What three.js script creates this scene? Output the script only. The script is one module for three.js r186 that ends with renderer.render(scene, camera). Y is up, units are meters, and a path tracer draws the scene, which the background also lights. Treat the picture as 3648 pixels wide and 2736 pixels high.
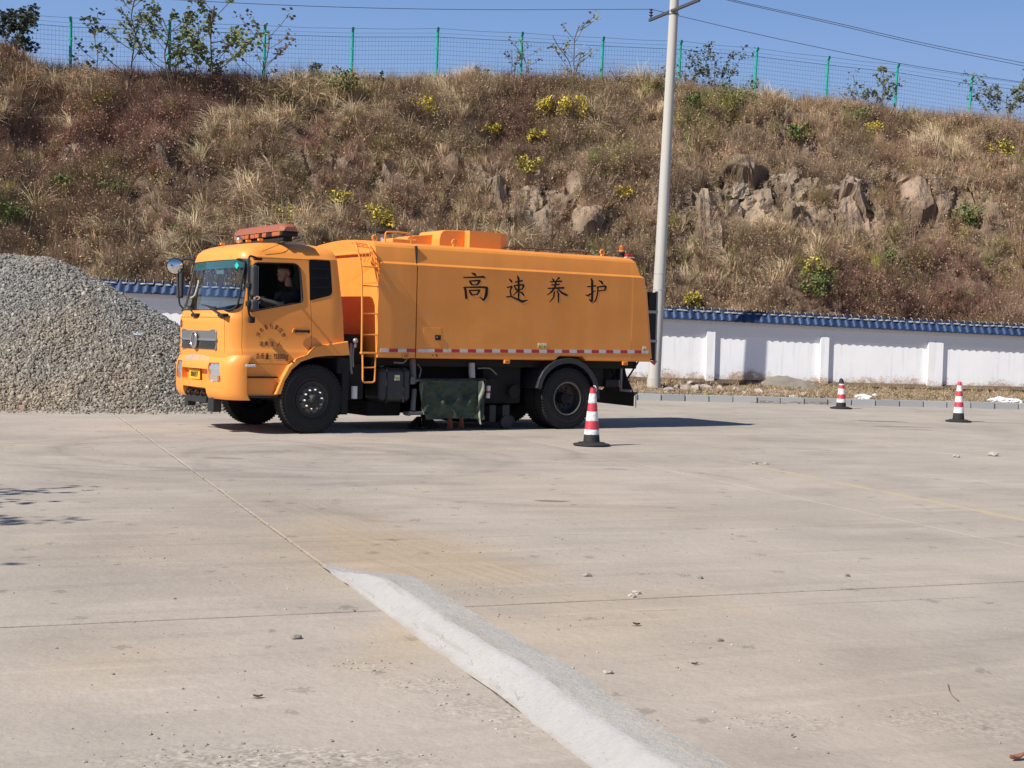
import * as THREE from 'three';
import { RoundedBoxGeometry } from 'three/addons/geometries/RoundedBoxGeometry.js';
import { MarchingCubes } from 'three/addons/objects/MarchingCubes.js';
import { mergeGeometries, mergeVertices, toCreasedNormals } from 'three/addons/utils/BufferGeometryUtils.js';
import { TextGeometry } from 'three/addons/geometries/TextGeometry.js';
import { FontLoader } from 'three/addons/loaders/FontLoader.js';
import { Brush, Evaluator, SUBTRACTION, INTERSECTION } from 'three-bvh-csg';

// ------------------------------------------------------------------ camera, sky, sun, exposure
const scene = new THREE.Scene();
const FOCAL = 5003, PITCH = 0.0331, ROLL = 0.0255, EYE = 1.512;       // focal length in photograph pixels (3648 x 2736)
const camera = new THREE.PerspectiveCamera(2 * Math.atan(1368 / FOCAL) * 180 / Math.PI, 4 / 3, 0.1, 900);
camera.rotation.order = 'YXZ';
camera.position.set(0, EYE, 0);
camera.rotation.set(-PITCH, 0, ROLL);
const renderer = new THREE.WebGLRenderer({ antialias: true });
renderer.toneMapping = THREE.LinearToneMapping;
renderer.toneMappingExposure = 1.39;
renderer.shadowMap.enabled = true;
{
  const W = 256, H = 128, d = new Float32Array(W * H * 4);
  const stops = [[-90, .30, .28, .25], [-2, .34, .33, .32], [0, .35, .425, .56], [6, .25, .345, .545], [11, .18, .288, .51], [16, .112, .217, .445], [35, .06, .112, .24], [90, .03, .06, .135]];
  for (let j = 0; j < H; j++) {
    const e = (j + .5) / H * 180 - 90;
    let k = 0; while (k < stops.length - 2 && e > stops[k + 1][0]) k++;
    const a = stops[k], b = stops[k + 1], f = (e - a[0]) / (b[0] - a[0]);
    for (let i = 0; i < W; i++) for (let c = 0; c < 4; c++) d[(j * W + i) * 4 + c] = c < 3 ? a[c + 1] + (b[c + 1] - a[c + 1]) * f : 1;
  }
  const t = new THREE.DataTexture(d, W, H, THREE.RGBAFormat, THREE.FloatType);
  t.mapping = THREE.EquirectangularReflectionMapping; t.magFilter = t.minFilter = THREE.LinearFilter; t.needsUpdate = true;
  scene.background = t; scene.environment = t;
}
const SUN_AZ = 36.8 * Math.PI / 180, SUN_EL = 43 * Math.PI / 180;      // light travels to the right and away from the camera
const toSun = new THREE.Vector3(-Math.cos(SUN_EL) * Math.cos(SUN_AZ), Math.sin(SUN_EL), Math.cos(SUN_EL) * Math.sin(SUN_AZ));
const sun = new THREE.DirectionalLight(new THREE.Color(1, .945, .86), 4.7);
sun.position.copy(toSun).multiplyScalar(80).add(new THREE.Vector3(0, 0, -28)); sun.target.position.set(0, 0, -28);
sun.castShadow = true; sun.shadow.mapSize.set(4096, 4096);
Object.assign(sun.shadow.camera, { left: -40, right: 40, top: 40, bottom: -40, near: 1, far: 200 });
scene.add(sun, sun.target);

// ------------------------------------------------------------------ helpers
const V3 = (x, y, z) => new THREE.Vector3(x, y, z);
function rng(seed) { let a = seed >>> 0; return () => { a = a + 0x6D2B79F5 | 0; let t = Math.imul(a ^ a >>> 15, 1 | a); t = t + Math.imul(t ^ t >>> 7, 61 | t) ^ t; return ((t ^ t >>> 14) >>> 0) / 4294967296; }; }
function hash(x, y) { let h = Math.imul(x, 374761393) + Math.imul(y, 668265263) | 0; h = Math.imul(h ^ h >>> 13, 1274126177); return ((h ^ h >>> 16) >>> 0) / 4294967296; }
function noise(x, y) {                                                  // value noise, -1 .. 1
  const i = Math.floor(x), j = Math.floor(y); let f = x - i, g = y - j; f = f * f * (3 - 2 * f); g = g * g * (3 - 2 * g);
  const a = hash(i, j), b = hash(i + 1, j), c = hash(i, j + 1), d = hash(i + 1, j + 1);
  return (a + (b - a) * f + (c - a) * g + (a - b - c + d) * f * g) * 2 - 1;
}
function fbm(x, y, o = 4) { let s = 0, a = .5; for (let k = 0; k < o; k++) { s += a * noise(x, y); x = x * 2.03 + 17.1; y = y * 2.03 - 9.3; a *= .5; } return s; }
const clamp = (x, a = 0, b = 1) => Math.min(b, Math.max(a, x));
const smooth = (a, b, x) => { const t = clamp((x - a) / (b - a)); return t * t * (3 - 2 * t); };
const lerp = (a, b, t) => a + (b - a) * t;
function table(pts) { return x => { if (x <= pts[0][0]) return pts[0][1]; for (let i = 1; i < pts.length; i++) if (x <= pts[i][0]) return lerp(pts[i - 1][1], pts[i][1], (x - pts[i - 1][0]) / (pts[i][0] - pts[i - 1][0])); return pts[pts.length - 1][1]; }; }
function ray(px, py) {                                                  // photograph pixel (2212-wide view) -> direction
  const X = px * 1.6492 - 1824, Y = py * 1.6492 - 1368, cr = Math.cos(ROLL), sr = Math.sin(ROLL), cp = Math.cos(PITCH), sp = Math.sin(PITCH);
  const a = (X * cr + Y * sr) / FOCAL, b = (-X * sr + Y * cr) / FOCAL;
  return V3(a, -sp - cp * b, -cp + sp * b);
}
function onGround(px, py, h = 0) { const d = ray(px, py); return d.multiplyScalar((h - EYE) / d.y).add(V3(0, EYE, 0)); }
function atDepth(px, py, z) { const d = ray(px, py); return d.multiplyScalar(z / -d.z).add(V3(0, EYE, 0)); }

const taken = {};
function numbered(n) { const k = taken[n] = (taken[n] ?? -1) + 1; return k ? n + '_' + String(k).padStart(3, '0') : n; }
function shade(o) { o.traverse(m => { if (m.isMesh) { m.castShadow = true; m.receiveShadow = true; } }); return o; }
function thing(name, label, category, pos = [0, 0, 0], turn = 0, group) {
  const o = new THREE.Group(); o.name = numbered(name); o.position.set(...pos); o.rotation.y = turn;
  o.userData = { label, category }; if (group) o.userData.group = group; scene.add(o); return o;
}
function solo(name, geo, mat, label, category, group, pos) {
  const o = shade(new THREE.Mesh(geo, mat)); o.name = numbered(name); o.userData = { label, category }; if (group) o.userData.group = group;
  if (pos) o.position.set(...pos); scene.add(o); return o;
}
function part(parent, name, geo, mat, label) { const o = shade(new THREE.Mesh(geo, mat)); o.name = name; if (label) o.userData.label = label; parent.add(o); return o; }
function structure(o, name, label) { o.name = name; o.userData = { kind: 'structure', label, category: name.replace(/_/g, ' ') }; shade(o); scene.add(o); return o; }
function stuff(o, name, label, category) { o.name = name; o.userData = { kind: 'stuff', label, category }; shade(o); scene.add(o); return o; }

const std = (r, g, b, rough = .8, o = {}) => new THREE.MeshStandardMaterial({ color: new THREE.Color().setRGB(r, g, b), roughness: rough, side: THREE.DoubleSide, ...o });
const phy = (r, g, b, rough = .5, o = {}) => new THREE.MeshPhysicalMaterial({ color: new THREE.Color().setRGB(r, g, b), roughness: rough, side: THREE.DoubleSide, ...o });
function clean(g) { if (g.index) g = g.toNonIndexed(); for (const k of Object.keys(g.attributes)) if (!['position', 'normal', 'uv'].includes(k)) g.deleteAttribute(k); if (!g.attributes.uv) g.setAttribute('uv', new THREE.BufferAttribute(new Float32Array(g.attributes.position.count * 2), 2)); g.morphAttributes = {}; g.clearGroups(); return g; }
const merge = l => mergeGeometries(l.map(clean));
const box = (x0, x1, y0, y1, z0, z1) => new THREE.BoxGeometry(x1 - x0, y1 - y0, z1 - z0).translate((x0 + x1) / 2, (y0 + y1) / 2, (z0 + z1) / 2);
const rbox = (x0, x1, y0, y1, z0, z1, r = .02, s = 3) => new RoundedBoxGeometry(Math.abs(x1 - x0), Math.abs(y1 - y0), Math.abs(z1 - z0), s, Math.min(r, Math.abs(x1 - x0) / 2.01, Math.abs(y1 - y0) / 2.01, Math.abs(z1 - z0) / 2.01)).translate((x0 + x1) / 2, (y0 + y1) / 2, (z0 + z1) / 2);
function tube(pts, r, seg = 8, tension = .3, steps) { const c = new THREE.CatmullRomCurve3(pts, false, 'catmullrom', tension); return new THREE.TubeGeometry(c, steps || Math.max(2, (pts.length - 1) * 5), r, seg); }
function rod(a, b, r, r2 = r, seg = 10) { const d = b.clone().sub(a), g = new THREE.CylinderGeometry(r2, r, d.length(), seg); g.translate(0, d.length() / 2, 0); g.applyQuaternion(new THREE.Quaternion().setFromUnitVectors(V3(0, 1, 0), d.normalize())); return g.translate(a.x, a.y, a.z); }
function outward(g) {                                                   // make a closed geometry face outwards
  const p = g.attributes.position, ix = g.index; let v = 0; const n = ix ? ix.count : p.count, A = V3(), B = V3(), C = V3();
  for (let i = 0; i < n; i += 3) { const k = j => ix ? ix.getX(i + j) : i + j; A.fromBufferAttribute(p, k(0)); B.fromBufferAttribute(p, k(1)); C.fromBufferAttribute(p, k(2)); v += A.dot(B.cross(C)); }
  if (v < 0) { if (ix) for (let i = 0; i < n; i += 3) { const t = ix.getX(i); ix.setX(i, ix.getX(i + 1)); ix.setX(i + 1, t); } else { const q = p.array; for (let i = 0; i < n; i += 3) for (let c = 0; c < 3; c++) { const t = q[i * 3 + c]; q[i * 3 + c] = q[i * 3 + 3 + c]; q[i * 3 + 3 + c] = t; } } }
  return g;
}
function loft(rings, crease = .6, caps = true) {                        // closed rings of equal length
  const n = rings[0].length, pos = [], idx = [];
  rings.forEach(r => r.forEach(p => pos.push(p.x, p.y, p.z)));
  for (let i = 0; i < rings.length - 1; i++) for (let j = 0; j < n; j++) { const a = i * n + j, b = i * n + (j + 1) % n; idx.push(a, b, a + n, b, b + n, a + n); }
  if (caps) [0, rings.length - 1].forEach((i, e) => { const c = V3(); rings[i].forEach(p => c.add(p)); c.divideScalar(n); const k = pos.length / 3; pos.push(c.x, c.y, c.z); for (let j = 0; j < n; j++) { const a = i * n + j, b = i * n + (j + 1) % n; e ? idx.push(a, b, k) : idx.push(b, a, k); } });
  const g = new THREE.BufferGeometry(); g.setAttribute('position', new THREE.Float32BufferAttribute(pos, 3)); g.setIndex(idx); outward(g);
  return toCreasedNormals(g, crease);
}
function grid(nu, nv, f, uvScale = 1) {                                 // open surface
  const pos = [], uv = [], idx = [];
  for (let i = 0; i <= nu; i++) for (let j = 0; j <= nv; j++) { const p = f(i / nu, j / nv); pos.push(p.x, p.y, p.z); uv.push(i / nu * uvScale, j / nv * uvScale); }
  for (let i = 0; i < nu; i++) for (let j = 0; j < nv; j++) { const a = i * (nv + 1) + j, b = a + nv + 1; idx.push(a, b, a + 1, b, b + 1, a + 1); }
  const g = new THREE.BufferGeometry(); g.setAttribute('position', new THREE.Float32BufferAttribute(pos, 3)); g.setAttribute('uv', new THREE.Float32BufferAttribute(uv, 2)); g.setIndex(idx); g.computeVertexNormals(); return g;
}
function shapeOf(pts) { return new THREE.Shape(pts.map(p => new THREE.Vector2(p[0], p[1]))); }
function rounded(pts, r, n = 5) {                                       // polygon with rounded corners
  const out = [], N = pts.length;
  for (let i = 0; i < N; i++) {
    const p = pts[i], a = pts[(i + N - 1) % N], b = pts[(i + 1) % N], rr = p[2] ?? r;
    const la = Math.hypot(a[0] - p[0], a[1] - p[1]), lb = Math.hypot(b[0] - p[0], b[1] - p[1]), k = Math.min(rr, la * .45, lb * .45);
    const A = [p[0] + (a[0] - p[0]) / la * k, p[1] + (a[1] - p[1]) / la * k], B = [p[0] + (b[0] - p[0]) / lb * k, p[1] + (b[1] - p[1]) / lb * k];
    for (let t = 0; t <= n; t++) { const f = t / n; out.push([(1 - f) * (1 - f) * A[0] + 2 * f * (1 - f) * p[0] + f * f * B[0], (1 - f) * (1 - f) * A[1] + 2 * f * (1 - f) * p[1] + f * f * B[1]]); }
  }
  return out;
}
function lathe(pts, seg = 40) { return new THREE.LatheGeometry(pts.map(p => new THREE.Vector2(p[0], p[1])), seg); }
function dataMap(w, h, f, srgb) {                                       // f(i, j) -> [r, g, b] linear 0..1
  const d = new Uint8Array(w * h * 4), enc = v => { v = clamp(v); return srgb ? 255 * (v <= .0031308 ? 12.92 * v : 1.055 * Math.pow(v, 1 / 2.4) - .055) : 255 * v; };
  for (let j = 0; j < h; j++) for (let i = 0; i < w; i++) { const c = f(i, j), k = (j * w + i) * 4; d[k] = enc(c[0]); d[k + 1] = enc(c[1]); d[k + 2] = enc(c[2]); d[k + 3] = 255; }
  const t = new THREE.DataTexture(d, w, h); t.wrapS = t.wrapT = THREE.RepeatWrapping; t.magFilter = THREE.LinearFilter; t.minFilter = THREE.LinearMipmapLinearFilter; t.generateMipmaps = true;
  if (srgb) t.colorSpace = THREE.SRGBColorSpace; t.needsUpdate = true; return t;
}
function tileNoise(x, y, n, seed) { const i = Math.floor(x), j = Math.floor(y); let f = x - i, g = y - j; f = f * f * (3 - 2 * f); g = g * g * (3 - 2 * g); const m = a => ((a % n) + n) % n, h = (a, b) => hash(m(a) + seed, m(b)); return lerp(lerp(h(i, j), h(i + 1, j), f), lerp(h(i, j + 1), h(i + 1, j + 1), f), g); }
function rough2(n, cells, seed) { return dataMap(n, n, (i, j) => { let v = 0, a = .5; for (const c of cells) { v += a * tileNoise(i / n * c, j / n * c, c, seed); a *= .6; } return [v, v, v]; }); }
function blob(r, seed, detail = 1, rough = .25) {                       // an angular stone
  let g = mergeVertices(new THREE.IcosahedronGeometry(r, detail).deleteAttribute('normal').deleteAttribute('uv')); const p = g.attributes.position, R = rng(seed);
  for (let i = 0; i < p.count; i++) { const k = 1 + (R() - .5) * 2 * rough; p.setXYZ(i, p.getX(i) * k, p.getY(i) * k, p.getZ(i) * k); }
  g = g.toNonIndexed(); g.computeVertexNormals(); g.setAttribute('uv', new THREE.BufferAttribute(new Float32Array(g.attributes.position.count * 2), 2)); return g;
}
const font = await new FontLoader().loadAsync('fonts/droid/droid_sans_bold.typeface.json');
const csg = new Evaluator(); csg.attributes = ['position', 'normal'];
const edgeMat = new THREE.MeshStandardMaterial({ color: new THREE.Color().setRGB(.02, .02, .02), roughness: .8, side: THREE.DoubleSide });
function brush(g, m = edgeMat) { const b = new Brush(g, m); b.updateMatrixWorld(); return b; }
const cut = (a, ...l) => l.reduce((x, y) => { const r = csg.evaluate(x, y, SUBTRACTION); r.updateMatrixWorld(); return r; }, a);
const meet = (a, b) => { const r = csg.evaluate(a, b, INTERSECTION); r.updateMatrixWorld(); return r; };

// ------------------------------------------------------------------ concrete yard: slabs laid on a grid turned to the camera
const E1 = [.348, .9375], E2 = [.9375, -.348], O2 = [-.67, -7.66];
const toXZ = (s, t) => [O2[0] + E1[0] * s + E2[0] * t, O2[1] + E1[1] * s + E2[1] * t];
const toST = (x, z) => { const a = x - O2[0], b = z - O2[1]; return [a * E1[0] + b * E1[1], a * E2[0] + b * E2[1]]; };
structure(new THREE.Mesh(new THREE.PlaneGeometry(700, 700).rotateX(-Math.PI / 2).translate(0, -.16, -150), std(.25, .19, .13, 1)), 'ground', 'bare earth under the yard and beyond the hill');
const G2 = (px, py) => { const p = onGround(px, py); return [p.x, p.z]; };
const dusty = [[830, 1190, .9, .55, 1], [980, 1225, .8, .45, 1], [700, 1150, .7, .5, .8], [560, 1085, .7, .5, .35], [330, 1170, .8, .5, .5], [250, 1430, .5, .4, .5], [1250, 1350, .8, .6, .5], [1450, 1300, 1.0, .6, .5], [940, 1360, .35, .3, .8], [820, 1420, .3, .3, .6], [1400, 1110, 1.6, .5, .5], [1900, 1500, .9, .7, .35], [1150, 1060, 1.8, .7, .35], [600, 1250, .7, .5, .4]].map(([x, y, a, b, k]) => [...G2(x, y), a, b, k]);
const greyP = [[650, 1010, 1.6, 1.2, .8], [820, 1030, 1.3, 1, .9], [380, 960, 2.5, 1.4, .6], [300, 1250, .7, .6, .5], [2000, 1010, 2.5, 1.6, .6], [1750, 950, 3, 1.6, .6], [150, 1550, .4, .3, .5], [480, 1600, .5, .4, .6]].map(([x, y, a, b, k]) => [...G2(x, y), a, b, k]);
const coarse = [[790, 1440, .16, .1], [900, 1480, .22, .16], [1060, 1530, .25, .18], [1150, 1570, .2, .14], [560, 1630, .4, .14], [760, 1640, .4, .14], [350, 1650, .3, .1], [1700, 1560, .3, .15], [2080, 1560, .5, .3]].map(([x, y, a, b]) => [...G2(x, y), a, b]);
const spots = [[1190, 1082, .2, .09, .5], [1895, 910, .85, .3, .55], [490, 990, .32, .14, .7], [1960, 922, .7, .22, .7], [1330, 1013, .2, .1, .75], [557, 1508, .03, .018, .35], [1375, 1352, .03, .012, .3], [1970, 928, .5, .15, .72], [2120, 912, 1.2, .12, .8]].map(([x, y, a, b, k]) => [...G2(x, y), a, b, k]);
const arcs = [[740, 985, 1.15], [740, 985, 1.35], [740, 985, 1.6], [760, 985, 2.0], [560, 990, 2.6], [560, 990, 2.85], [350, 975, 2.1], [350, 975, 2.4], [700, 970, 3.3], [1200, 1040, 2.2], [740, 985, .95], [770, 1000, 1.8], [640, 1000, 1.5], [640, 1000, 1.7], [960, 1080, 1.4], [960, 1080, 1.62]].map(([x, y, r]) => [...G2(x, y), r]);
const L0 = G2(620, 1098), L1 = G2(1040, 1262), LD = Math.hypot(L1[0] - L0[0], L1[1] - L0[1]), LX = (L1[0] - L0[0]) / LD, LZ = (L1[1] - L0[1]) / LD;
const Y0 = G2(1560, 992), Y1 = G2(2212, 1123), YD = Math.hypot(Y1[0] - Y0[0], Y1[1] - Y0[1]);
function concrete(x, z) {
  if (z > 1 || Math.abs(x) > .42 * -z + 5 || z < -37) return [.36, .32, .28];     // far out at the sides and under the verge: plain
  const [s, t] = toST(x, z);
  const n1 = fbm(x * .33 + 3, z * .33, 3), n2 = fbm(x * 2.1 + 9, z * 2.1 - 4, 4), fine = noise(x * 55, z * 55) * .6 + noise(x * 130, z * 130) * .4;
  const streak = fbm(s * 3.2 + 40, t * .42, 3), scuff = fbm(s * 9, t * .8 + 30, 3);
  let k = 1 + .13 * n1 + .13 * n2 + .07 * fine + .055 * streak;
  k += .08 * smooth(.22, .5, scuff) - .07 * smooth(.2, .5, -scuff);
  k *= 1 - .1 * smooth(.05, .4, fbm(x * .9 - 70, z * .9 + 22, 3));
  let tan = .05 + .2 * clamp(.5 + fbm(x * .6 - 8, z * .6 + 5, 3)), gr = 0;
  const wob = 1 + .5 * n2;
  for (const d of dusty) { const q = ((x - d[0]) / d[2]) ** 2 + ((z - d[1]) / (d[3] * 2.2)) ** 2; if (q < 3) tan += d[4] * Math.exp(-q * 1.6) * wob * .95; }
  for (const d of greyP) { const q = ((x - d[0]) / d[2]) ** 2 + ((z - d[1]) / d[3]) ** 2; if (q < 3) gr += d[4] * Math.exp(-q * 1.6) * wob * .6; }
  for (const a of arcs) { const dx = x - a[0], dz = z - a[1], r = Math.hypot(dx, dz), q = Math.abs(r - a[2]); if (q < .16) { const fade = clamp(.55 + fbm(Math.atan2(dz, dx) * 2 + a[2], a[2] * 3, 2) * 1.6); k *= 1 - .2 * fade * (1 - q / .16) * (.45 + .55 * Math.abs(Math.sin(r * 75))); } }
  { // tyre prints in the dust beside the joint
    const ax = x - L0[0], az = z - L0[1], l = ax * LX + az * LZ, w = -ax * LZ + az * LX;
    if (l > -.4 && l < LD + .4) for (const c of [-.46, -.4, -.3, -.2, -.12, .0, .14, .3]) { const q = Math.abs(w - c - .05 * Math.sin(l * 1.1)); if (q < .035) { const tread = .4 + .6 * (Math.sin(l * 95 + w * 60) > 0 ? 1 : 0); k *= 1 - .16 * tread * (1 - q / .035) * clamp(.6 + n2 * 1.5); } }
    const u = smooth(-.2, .5, l) * smooth(LD + .5, LD - .6, l) * smooth(.75, .2, Math.abs(w + .1)); tan += .7 * u * clamp(.6 + n2);
  }
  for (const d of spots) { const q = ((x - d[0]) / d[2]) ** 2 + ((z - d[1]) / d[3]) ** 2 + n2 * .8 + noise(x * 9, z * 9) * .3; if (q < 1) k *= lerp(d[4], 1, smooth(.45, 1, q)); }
  for (const d of coarse) { const q = ((x - d[0]) / d[2]) ** 2 + ((z - d[1]) / d[3]) ** 2 + n2; if (q < 1.4) k *= 1 + smooth(1.4, .5, q) * (noise(x * 90, z * 90) * .17 + noise(x * 45, z * 45) * .08); }
  { // chips and pits
    const ci = Math.floor(x / .34), cj = Math.floor(z / .34), h = hash(ci + 71, cj - 13);
    if (h < .2) { const cx = (ci + .25 + .5 * hash(ci, cj)) * .34, cz = (cj + .25 + .5 * hash(cj, ci)) * .34, r = .02 + .045 * hash(ci + 5, cj + 9); const q = Math.hypot(x - cx, (z - cz) * .8) / r + noise(x * 60, z * 60) * .7; if (q < 1) k *= lerp(.72, 1, smooth(.3, 1, q)); }
  }
  // cracks, chalky joints and the worn yellow line
  const t1 = Math.abs(t - 5.45 - .03 * noise(s * 2, 3)); if (t1 < .05) k *= 1 + .03 * (1 - t1 / .05) * clamp(.3 + fbm(s * 1.3, 8, 3) * 2);
  for (const [c, o] of [[.32, 1], [-2.6, .8], [-4.4, .7]]) { const q = Math.abs(s - c - .05 * fbm(t * .8, c * 3, 4) - .02 * (t)); if (q < .012 && t > 0 && t < 5.4) k *= 1 - .25 * o * clamp(.5 + 2 * noise(t * 4, c)); }
  let r = .362 * k, g = .317 * k, b = .270 * k; tan = Math.min(tan, 1.5); gr = Math.min(gr, 1);
  r *= 1 + .02 * tan - .07 * gr; g *= 1 - .055 * tan - .06 * gr; b *= 1 - .16 * tan - .03 * gr;
  { const ax = x - Y0[0], az = z - Y0[1], l = (ax * (Y1[0] - Y0[0]) + az * (Y1[1] - Y0[1])) / YD, w = (ax * (Y1[1] - Y0[1]) - az * (Y1[0] - Y0[0])) / YD;
    if (Math.abs(w) < .055 && l > -.3 && l < YD + 6) { const wear = clamp(.55 + .1 * l + fbm(x * 7, z * 7, 3) * 1.3) * smooth(-.3, .6, l) * smooth(.055, .045, Math.abs(w)); r = lerp(r, .46, wear * .8); g = lerp(g, .37, wear * .8); b = lerp(b, .20, wear * .8); }
    const [ss, tt] = [s + 11.4, t]; if (Math.abs(ss) < .06 && tt > -6 && tt < 9) { const wear = clamp(.1 + fbm(x * 3, z * 3 + 50, 3) * 1.6) * .7; r = lerp(r, .44, wear); g = lerp(g, .36, wear); b = lerp(b, .2, wear); } }
  return [r, g, b];
}
const bumpTile = rough2(512, [24, 60, 128, 256], 5);
const sJ = [14.1, 7.05, 0, -7.1, -14.2, -21.3, -28.4, -35.5, -42.6], tJ = [-21.8, -16.35, -10.9, -5.45, 0, 5.45, 10.9, 16.35, 21.8, 27.25];
function bake(w, h, s0, s1, t0, t1) { return dataMap(w, h, (i, j) => { const [x, z] = toXZ(lerp(s0, s1, (i + .5) / w), lerp(t0, t1, (j + .5) / h)); return concrete(x, z); }, true); }
function concreteMat(map, rs, rt) { const b = bumpTile.clone(); b.repeat.set(rs, rt); b.needsUpdate = true; return new THREE.MeshStandardMaterial({ map, roughness: .93, bumpMap: b, bumpScale: .004 }); }
const farMat = concreteMat(bake(1536, 1536, -42.6, 14.1, -21.8, 27.25), 40, 36);
const yard = structure(new THREE.Group(), 'concrete_yard', 'pale dusty concrete yard of large cast slabs');
{
  const near = {};
  for (const [si, ti, w, h] of [[1, 3, 1664, 1280], [1, 4, 1664, 1280], [2, 3, 1280, 960], [2, 4, 1280, 960]]) near[si + ',' + ti] = [w, h];
  for (let i = 0; i < sJ.length - 1; i++) for (let j = 0; j < tJ.length - 1; j++) {
    const s1 = sJ[i], s0 = sJ[i + 1], t0 = tJ[j], t1 = tJ[j + 1], g = .009, gl = t0 == 0 ? .0105 : g * .2, gr = t1 == 0 ? .0105 : g * .2, gs = s1 == 0 || s0 == 0 ? .012 : .006, pts = [];
    const jit = (a, b) => .007 * noise(a * 6.3 + 11, b * 6.3) + .005 * noise(a * 19, b * 19 + 4), N = 40, jl = t0 == 0 ? 1 : .2, jr = t1 == 0 ? 1 : .2;
    for (let k = 0; k < N; k++) { const s = lerp(s0 + g, s1 - g, k / N); pts.push([s, t0 + gl + jl * Math.abs(jit(s, t0))]); }
    for (let k = 0; k < N; k++) { const t = lerp(t0 + g, t1 - g, k / N); pts.push([s1 - gs - Math.abs(jit(s1, t)), t]); }
    for (let k = 0; k < N; k++) { const s = lerp(s1 - g, s0 + g, k / N); pts.push([s, t1 - gr - jr * Math.abs(jit(s, t1 + 3))]); }
    for (let k = 0; k < N; k++) { const t = lerp(t1 - g, t0 + g, k / N); pts.push([s0 + gs + Math.abs(jit(s0 + 3, t)), t]); }
    let geo = new THREE.ExtrudeGeometry(shapeOf(pts), { depth: .14, bevelEnabled: true, bevelSize: .004, bevelThickness: .004, bevelSegments: 1, bevelOffset: -.004 });
    const p = geo.attributes.position, uv = geo.attributes.uv, n = near[i + ',' + j];
    for (let k = 0; k < p.count; k++) {
      const s = p.getX(k), t = p.getY(k), y = p.getZ(k) - .144, [x, z] = toXZ(s, t); p.setXYZ(k, x, y, z);
      if (n) uv.setXY(k, (s - s0) / (s1 - s0), (t - t0) / (t1 - t0)); else uv.setXY(k, (s + 42.6) / 56.7, (t + 21.8) / 49.05);
    }
    outward(geo); geo.computeVertexNormals();
    part(yard, 'concrete_slab', geo, n ? concreteMat(bake(n[0], n[1], s0, s1, t0, t1), 5, 4) : farMat);
  }
  const sand = dataMap(512, 512, (i, j) => { const v = .7 + .8 * fbm(i / 14, j / 14, 4) + .3 * noise(i / 2, j / 2); return [.28 * v, .24 * v, .19 * v]; }, true); sand.repeat.set(60, 60);
  part(yard, 'joint_filler', new THREE.PlaneGeometry(80, 80).rotateX(-Math.PI / 2).translate(0, -.014, -20), new THREE.MeshStandardMaterial({ map: sand, roughness: 1 }));
}

// ------------------------------------------------------------------ kerb and verge in front of the wall
const kerbZ = x => -(35.75 + .02 * (x - 3)), wallZ = x => -(41 + .17 * (x - 5.9));
const baseY = table([[-20, .5], [-9.5, .42], [5.9, .28], [12.8, .24], [24, .2]]), ridgeY = table([[-20, 2.93], [-9.5, 2.75], [4.5, 2.48], [15, 2.26], [24, 2.1]]);
const kerb = structure(new THREE.Group(), 'kerb', 'row of grey granite kerb stones along the yard');
{
  const b = rough2(256, [16, 40, 90], 31), mats = [.30, .34, .27, .32].map(v => std(v * .98, v, v * 1.01, .85, { bumpMap: b, bumpScale: .004 }));
  const R = rng(41); let x = -9;
  const g0 = rbox(-.5, .5, -.5, .5, -.5, .5, .03, 2);
  while (x < 17) { const L = .60 + R() * .02, m = part(kerb, 'kerb_stone', g0, mats[Math.floor(R() * 4)]); m.scale.set(L - .018, .21, .16); m.position.set(x + L / 2, .06 + (R() - .5) * .012, kerbZ(x) - .08 + (R() - .5) * .012); m.rotation.y = -.02 + (R() - .5) * .015; m.rotation.z = (R() - .5) * .008; x += L; }
}
const vergeH = (x, z) => { const f = clamp((kerbZ(x) - .14 - z) / (kerbZ(x) - .14 - wallZ(x))); return lerp(.14, baseY(x), f) + .05 * fbm(x * 1.2, z * 1.2, 4) * smooth(0, .2, f) + .03 * noise(x * 4, z * 4) * smooth(0, .1, f); };
function painted(g, f) { const p = g.attributes.position, c = new Float32Array(p.count * 3); for (let i = 0; i < p.count; i++) { const v = f(p.getX(i), p.getY(i), p.getZ(i)); c.set(v, i * 3); } g.setAttribute('color', new THREE.BufferAttribute(c, 3)); return g; }
const soilBump = rough2(512, [20, 50, 110, 220], 77);
const soil = o => std(1, 1, 1, 1, { vertexColors: true, ...o });
{
  const g = grid(170, 40, (a, b) => { const x = lerp(-12, 24, a), z = lerp(kerbZ(x) - .15, wallZ(x) - .3, b); return V3(x, vergeH(x, z), z); });
  painted(g, (x, y, z) => { const k = .8 + .5 * fbm(x * 2, z * 2, 4) + .25 * noise(x * 9, z * 9), t = clamp(.5 + fbm(x * .7 + 30, z * .7, 3)); return [lerp(.27, .34, t) * k, lerp(.20, .27, t) * k, lerp(.135, .18, t) * k]; });
  structure(new THREE.Mesh(g, soil()), 'verge', 'strip of dry earth and litter between kerb and wall');
}

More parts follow.
